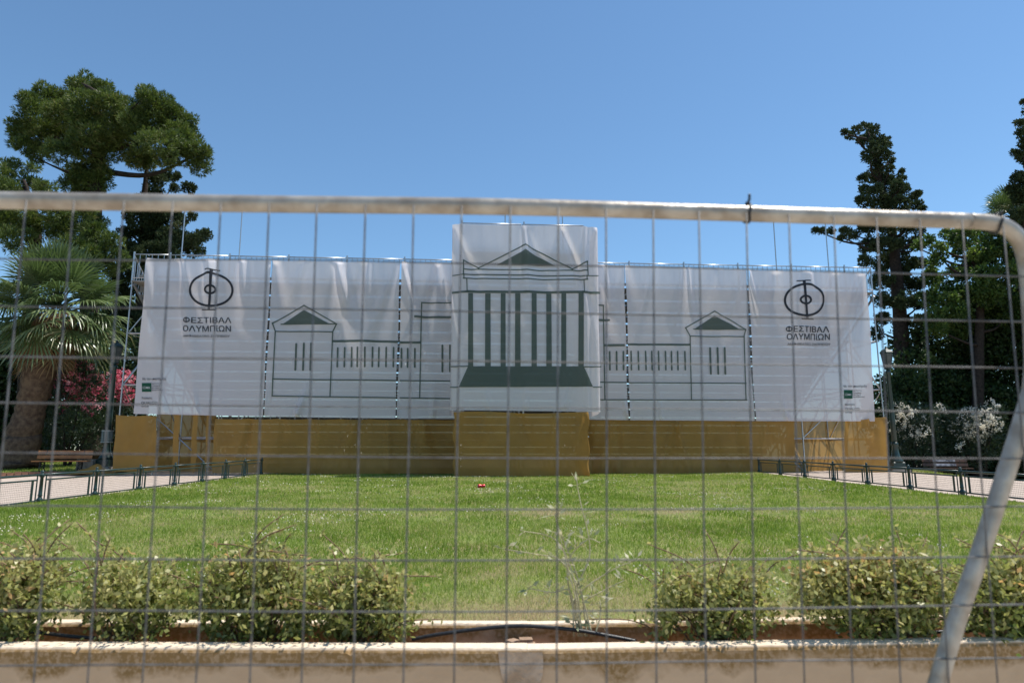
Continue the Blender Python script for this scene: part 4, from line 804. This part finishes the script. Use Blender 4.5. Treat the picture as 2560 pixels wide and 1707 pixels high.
brd = [(870, 1080, 40), (930, 1050, 50), (1000, 1100, 60), (1060, 1010, 45), (1120, 1040, 80), (1200, 1020, 80), (1290, 1010, 80), (1380, 1030, 90), (1460, 1010, 70), (1180, 1130, 90), (1290, 1140, 100), (1400, 1150, 110), (1490, 1120, 90), (1010, 1180, 60), (960, 1200, 40), (1200, 1240, 80), (1310, 1270, 110), (1430, 1280, 110), (1130, 1400, 80), (1060, 1440, 70), (1220, 1390, 100), (1340, 1410, 120), (1470, 1430, 110), (1000, 1520, 60), (1120, 1520, 100), (1260, 1540, 120), (1400, 1560, 120), (1540, 1500, 120), (1600, 1250, 150), (1620, 1050, 120), (960, 1290, 70), (1020, 1380, 80), (1090, 1290, 90), (940, 1440, 70), (1000, 1600, 90), (1150, 1620, 110)]
tree('broadleaf_tree', 'leafy mid-green broadleaf tree right of the leaning cypress', 'tree', puffs(clumps_px(brd, oR, sR, 34.5, 2.0, 1, .9), 6), 34.5, 'broad', [(2440, 1170), (2445, 1000), (2450, 800), (2455, 640)], [.3, .26, .2, .06], BRO, None, 14, .1)
# dark undergrowth behind the oleanders, one bush after another
UND = dict(dens=420, L=.22, wd=.11, spread=1.2, up=.1, blades_n=2, rmean=.42, inner=.45)
def bush(name, label, cat, blobs, Y, mat, cr, group, depth=1.0, flowers=None, fmat=None, org=(0, 0), sc=1.0, nf=0):
    cl = clumps_px(blobs, org, sc, Y, depth, 1); cx = sum(c[0][0] for c in cl)/len(cl); zb = float(verge_z(cx, Y))
    t = thing(name, label, cat, group, (cx, Y, zb)); m = MB()
    for c, R in random.sample(cl, min(6, len(cl))): m.tube(bez([(cx+random.uniform(-.3, .3), Y, zb-.1), ((cx+c[0])/2, (Y+c[1])/2, (zb+c[2])/2), c], 5), list(np.linspace(.06, .02, 11)), 6)
    m.build('stem', M['bark'], t, True); V, R = crown(cl, **cr); foliage('foliage', V, R, M[mat], t)
    if flowers:
        fc = clumps_px(flowers, org, sc, Y-.25, depth, 1); Vs, Rs = [], []
        tot = sum(r*r for _, r in fc)
        for c, R_ in fc:
            k = max(2, int(nf*R_*R_/tot)); p, d = shell(c, R_, k, (1, 1, .9), .75); keep = d[:, 1] < .4; p, d = p[keep], d[keep]
            tone = np.clip(rng.normal(.5, .25, len(p)), 0, 1)
            for q in range(9):
                dd = unit(len(p))+np.array([0, -.4, .3]); dd /= np.linalg.norm(dd, axis=1)[:, None]; o_ = unit(len(p))*.07
                V, r_ = leaves(p+o_, dd, np.full(len(p), .085), np.full(len(p), .07), np.clip(tone+rng.normal(0, .15, len(p)), 0, 1)); Vs.append(V); Rs.append(r_)
        foliage('blossom', np.concatenate(Vs), np.concatenate(Rs), M[fmat], t)
    return fix(t)
o4, s4 = (0, 860), 4.612
OLE = dict(dens=900, L=.17, wd=.032, spread=1.0, up=.35, blades_n=2, rmean=.42, inner=.45)
bush('oleander', 'large oleander full of pink blossom behind the left bench', 'oleander', [(850, 300, 130), (960, 330, 130), (740, 450, 130), (620, 560, 130), (820, 520, 150), (980, 500, 150), (1120, 480, 130), (700, 720, 150), (900, 720, 160), (1100, 680, 140), (560, 850, 120), (700, 950, 160), (900, 920, 170), (620, 1080, 130), (780, 1120, 150), (950, 1080, 150), (1100, 900, 130), (560, 1180, 90), (1100, 1100, 120)], 29.5, 'oleander', OLE, None, .7,
     [(850, 290, 130), (960, 310, 130), (740, 430, 120), (880, 460, 140), (640, 540, 110), (1000, 470, 150), (1120, 470, 120), (820, 600, 140), (1040, 620, 140), (1160, 600, 90), (1080, 730, 120), (720, 770, 40), (690, 480, 60)], 'pink', o4, s4, 360)
bush('oleander', 'red-pink oleander tucked against the left end of the stand', 'oleander', [(1250, 480, 120), (1380, 420, 120), (1480, 480, 110), (1300, 620, 130), (1430, 600, 130), (1280, 800, 130), (1420, 780, 120), (1260, 980, 120), (1380, 960, 110), (1300, 1130, 110)], 30.5, 'oleander', OLE, None, .5, [(1300, 420, 110), (1400, 390, 110), (1480, 450, 100), (1330, 560, 110), (1450, 560, 110), (1480, 640, 80)], 'pink', o4, s4, 200)
o7, s7 = (2180, 840), 4.125
bush('oleander', 'white flowering oleander directly right of the lamp post', 'oleander', [(260, 760, 120), (400, 800, 130), (560, 820, 130), (280, 920, 120), (430, 960, 140), (580, 980, 130), (700, 800, 110), (300, 1100, 120), (460, 1140, 130), (620, 1150, 130), (700, 1000, 110), (350, 1250, 100), (520, 1270, 110)], 32, 'oleander', dict(OLE, rmean=.2), None, .7,
     [(270, 720, 60), (360, 790, 80), (470, 840, 70), (280, 880, 80), (240, 990, 60), (400, 1000, 90), (540, 1000, 70), (680, 740, 60), (500, 1080, 50), (320, 1170, 40)], 'white_fl', o7, s7, 190)
bush('oleander', 'oleander thick with white blossom above the right bench', 'oleander', [(900, 880, 130), (1020, 850, 130), (1150, 830, 130), (950, 1000, 140), (1080, 1000, 140), (1200, 980, 130), (920, 1130, 120), (1050, 1150, 130), (1180, 1120, 130), (1250, 820, 120), (1280, 980, 130), (960, 1260, 100), (1100, 1270, 110), (1300, 1150, 120)], 31.8, 'oleander', dict(OLE, rmean=.28), None, .7,
     [(960, 860, 130), (1060, 840, 120), (1140, 860, 110), (940, 960, 110), (1040, 980, 100), (1130, 980, 90), (920, 1130, 50), (1230, 720, 70), (1240, 900, 90), (1130, 1080, 60)], 'white_fl', o7, s7, 420)
BG = 'dark undergrowth bushes closing the park'
names = {-1: ['behind the palm trunk at the left edge', 'between palm and pink oleander', 'behind the left lamp post', 'beside the left end of the stand'], 1: ['right of the stand behind the lamp post', 'behind the first white oleander', 'behind the white blossom', 'at the right edge']}
def und(px, py0, py1, r, Y, txt, tall):
    bl = []
    y = py0
    while y < py1:
        for k in range(3): bl.append((px+random.uniform(-1, 1)*r*1.1, y+random.uniform(-.3, .3)*r, r*random.uniform(.6, .95)))
        y += r*.75
    bush('evergreen_bush', txt, 'bush', bl, Y, 'hedge', UND, BG, 1.2)
und(20, 900, 1160, 85, 35, 'dark evergreen bush at the left edge behind the palm trunk', 0)
und(150, 880, 1160, 80, 33.5, 'dark evergreen bush between palm trunk and pink oleander', 0)
und(290, 830, 1160, 75, 36, 'dark evergreen bush behind the left lamp post', 0)
und(-110, 850, 1160, 100, 33, 'dark evergreen bush cut off by the left picture edge, behind the palm', 0)
und(2240, 960, 1170, 60, 35.5, 'dark evergreen bush beside the trunk of the leaning cypress', 0)
und(2330, 850, 1170, 75, 37, 'tall dark evergreen bush behind the first white oleander', 0)
und(2430, 800, 1170, 85, 38, 'tall dark evergreen bush under the broadleaf tree', 0)
und(2540, 800, 1170, 90, 36.5, 'tall dark evergreen bush at the right edge behind white blossom', 0)
und(2660, 800, 1170, 110, 35, 'dark evergreen bush cut off by the right picture edge, below the conifer', 0)
# ------------------------------------------------------------------ fan palms
def fan_palm(center, tr_pts, tr_rad, nf, Lp, Lb, label, skirt=True, zr=(-.55, 1.0)):
    c = Vector(center); t = thing('fan_palm', label, 'palm', None, tuple(tr_pts[0]))
    trunk(tr_pts, tr_rad, M['palm_trunk'], t)
    LV, LR = [], []; pm = MB()
    def fan(o, d, L, tone, mat_l, droop, nl=34, wd=.055):
        d = Vector(d).normalized(); side = d.cross(Vector((0, 0, 1))); side = side.normalized() if side.length > .05 else Vector((1, 0, 0)); nrm = side.cross(d).normalized()
        tilt = random.uniform(-.5, .5); side, nrm = side*math.cos(tilt)+nrm*math.sin(tilt), nrm*math.cos(tilt)-side*math.sin(tilt)
        for k in range(nl):
            q = (k/(nl-1)-.5)*math.radians(215); dv = d*math.cos(q)+side*math.sin(q)+nrm*(.25*math.cos(q*1.2)-.06); dv.normalize(); l = L*(.72+.28*math.cos(q*.8))*random.uniform(.85, 1.08)
            p0 = o; p1 = o+dv*l*.55; p2 = p1+(dv+Vector((0, 0, -droop*random.uniform(.3, 1.5))))*l*.30; p3 = p2+(dv*.6+Vector((0, 0, -droop*random.uniform(.8, 2.6))))*l*.22
            wv = (dv.cross(nrm)).normalized()*wd*.5*L; fold = nrm*wd*.25*L*(1 if k % 2 else -1)
            mat_l.append(([p0, p1-wv*.8+fold, p1+wv*.8-fold, p2-wv*.5, p2+wv*.5, p3], np.clip(tone+random.gauss(0, .12), 0, 1)))
    lf = []
    for i in range(nf):
        a = i*2.399+random.uniform(-.2, .2); el = zr[0]+(zr[1]-zr[0])*((i+.5)/nf)**.8+random.uniform(-.12, .12); el *= math.pi/2
        d = Vector((math.cos(a)*math.cos(el), math.sin(a)*math.cos(el), math.sin(el))); L1 = Lp*random.uniform(.8, 1.15); s_ = c+d*.15
        e_ = s_+d*L1+Vector((0, 0, -.12*L1*math.cos(el))); pm.tube(bez([s_, s_+d*L1*.55+Vector((0, 0, .05)), e_], 4), list(np.linspace(.03, .016, 9)), 5)
        fan(e_, (e_-s_)+Vector((0, 0, -.15*math.cos(el)*L1)), Lb*random.uniform(.85, 1.1), .30+.32*((i/nf) < .45)+random.gauss(0, .1), lf, .45 if el < .5 else .12)
    pm.build('petiole', M['palm'], t, True)
    def emit(lst, name, mat):
        V = np.array([p for q in lst for p in q[0]]); n = len(lst); b = np.arange(n)[:, None]*6
        F4 = np.concatenate([b+np.array([[0, 1, 2, 2]]), b+np.array([[1, 3, 4, 2]]), b+np.array([[3, 5, 4, 4]])]); Rr = np.tile([q[1] for q in lst], 3)
        F3 = np.concatenate([b+np.array([[0, 1, 2]]), b+np.array([[1, 3, 4]]), b+np.array([[1, 4, 2]]), b+np.array([[3, 5, 4]])]); Rr = np.tile([q[1] for q in lst], 4)
        link(name, np_mesh(name, V, F3, Rr), M[mat], t)
    emit(lf, 'frond', 'palm')
    if skirt:
        dl = []
        for i in range(58):
            a = random.uniform(0, 2*math.pi); h = random.random(); p = c.lerp(Vector(tr_pts[-2]), h*1.0)+Vector((math.cos(a)*.62, math.sin(a)*.62, -.15)); d = Vector((math.cos(a)*.28, math.sin(a)*.28, -1))
            fan(p, d, random.uniform(.7, 1.25), .4+.3*random.random(), dl, .3, 18, .05)
            dl2 = dl[-18:]
        for q in dl: pass
        emit([q for q in dl if True], 'dead_frond', 'dead_palm')
    return fix(t)
pb = [atY(45, 1160, 28), atY(58, 1090, 28), atY(78, 1010, 28), atY(112, 900, 28), atY(140, 800, 28)]; pb[0].z = float(verge_z(pb[0].x, 28))-.1
fan_palm(atY(142, 772, 28), pb, [.78, .62, .52, .62, .55], 66, 1.35, 1.65, 'shaggy fan palm with a skirt of dead fronds at the left', True, (-.68, 1.0))
pc = atY(2535, 545, 35); fan_palm(pc, [Vector((pc.x+.4, 35, .9)), Vector((pc.x+.3, 35, 4)), Vector((pc.x+.1, 35, 8)), pc-Vector((0, 0, .2))], [.35, .28, .25, .25], 26, .8, 1.1, 'fan palm crown peeping out above the fence corner at the right', False, (-.2, 1.0))
# ------------------------------------------------------------------ temporary wire fence in front of the camera
def FS(px, py, off=0.0):      # point on the slightly leaning, slightly turned fence plane
    r = ray(px, py); t = (1.40+off)/(r.y-.075*r.x+.09*r.z); return CAMP+r*t
def FP(x, z, off=0.0): return Vector((x, 1.40+off+.075*x-.09*(z-1.5), z))
fe = thing('mesh_fence_panel', 'temporary wire mesh fence panel with bent tube frame, close to the viewer', 'fence', None, (0, 1.4, 0))
PR = .0178
rl = [FS(x, y, .021) for x, y in ((0, 501), (640, 510), (1273, 517.5), (1861, 534), (2300, 549), (2420, 553))]
rl = [rl[0]+(rl[0]-rl[1]).normalized()*k for k in (1.3, .6)]+rl
corner = [FS(x, y, .021) for x, y in ((2478, 557), (2512, 567), (2540, 589), (2560, 625), (2572, 690), (2580, 800), (2584, 900), (2580, 960), (2566, 1020), (2480, 1291), (2439, 1413), (2396, 1536), (2346, 1699))]
dn = (corner[-1]-corner[-2]).normalized(); corner += [corner[-1]+dn*.35, corner[-1]+dn*.95]
MB().tube(bez(rl, 8), PR, 18).build('top_rail', M['pipe'], fe, True)
MB().tube(bez([rl[-1]]+corner, 6), PR, 18).build('upright', M['pipe'], fe, True)
xl = rl[0].x
MB().tube([FP(xl, rl[0].z, .021), FP(xl, .04, .021)], PR, 16).build('upright', M['pipe'], fe, True)
MB().tube([FP(xl, .14, .021), FP(.62, .14, .021)], PR, 16).build('bottom_rail', M['pipe'], fe, True)
TOPX = [66, 185, 310, 432, 552, 673, 792, 914, 1034, 1154, 1276, 1396, 1515, 1633, 1747, 1866, 1972, 2084, 2191, 2299, 2405, 2508]
BOTX = [-50, 84, 219, 356, 490, 625, 753, 882, 1008, 1134, 1266, 1392, 1517, 1641, 1767, 1888, 2012, 2131, 2251, 2371, 2494, 2612]
raily = lambda x: float(np.interp(x, [0, 640, 1273, 1861, 2300, 2420, 2478, 2512], [501, 510, 517.5, 534, 549, 553, 557, 567]))
wr = .0018
for tx, bx in zip(TOPX, BOTX):
    a = FS(tx, raily(tx)-2, -.001); b = FS(bx, 1707); e_ = b+(b-a)*((b.z-.10)/(a.z-b.z)); mid = [a.lerp(e_, q)+Vector((random.uniform(-1, 1), random.uniform(-1, 1), 0))*.0012 for q in (.25, .5, .75)]
    MB().tube([a]+mid+[e_], wr, 6).build('vertical_wire', M['wire'], fe, True)
a0 = FS(66, 501); 
for k in range(1, 12):
    x = a0.x-.101*k
    if x < xl+.03: break
    MB().tube([FP(x, a0.z+.006), FP(x-.02, .10)], wr, 6).build('vertical_wire', M['wire'], fe, True)
RX = [0, 700, 1300, 1750, 2200, 2500]
ROWS = [(647, 649, 662, 670, 682, 690), (765, 771, 781, 790, 798, 803), (891, 897, 904, 911, 915, 919), (1006, 1016, 1020, 1023, 1027, 1031), (1131, 1140, 1145, 1145, 1145, 1146), (1263, 1272, 1273, 1272, 1269, 1266), (1396, 1400, 1400, 1398, 1394, 1391), (1526, 1528, 1528, 1523, 1516, 1511), (1663, 1661, 1659, 1652, 1648, 1644)]
for row in ROWS:
    pts = [FS(x, y, .0042) for x, y in zip(RX, row)]; pts = [FP(xl, pts[0].z+.01, .0042)]+pts+[FS(2600, row[-1]+(row[-1]-row[-2])*.33, .0042)]
    MB().tube(bez(pts, 6), wr, 6).build('horizontal_wire', M['wire'], fe, True)
zl_ = FS(1300, 1659).z
for k in range(1, 9):
    z = zl_-.105*k
    if z < .16: break
    MB().tube([FP(xl, z, .0042), FP(1.05-.06*k, z, .0042)], wr, 6).build('horizontal_wire', M['wire'], fe, True)
def tie(px, py, dirv, tail):
    p = FS(px, py, .021); m = MB(); ax = Vector(dirv).normalized(); s1 = ax.cross(Vector((0, 1, 0))).normalized(); s2 = ax.cross(s1)
    m.tube([p+(s1*math.cos(q*math.pi/8)+s2*math.sin(q*math.pi/8))*(PR+.0022)+ax*.003*math.sin(q) for q in range(17)], .0028, 6); k = p+Vector((0, -.006, PR+.002)); m.tube(bez([k, k+Vector(tail)*.5+Vector((.002, 0, 0)), k+Vector(tail)], 4), [.0030]*8+[.0014], 6)
    m.box(k, (.009, .007, .007)); m.build('cable_tie', M['black'], fe, True)
tie(1868, 534, (1, .08, -.02), (.004, -.003, .022)); tie(2490, 561, (1, .08, -.25), (.012, -.004, .008))
fix(fe)
for o in C.objects:                                        # labelled instances need a material-safe finish
    if o.type == 'MESH' and len(o.data.materials) == 0: o.data.materials.append(M['galv'])
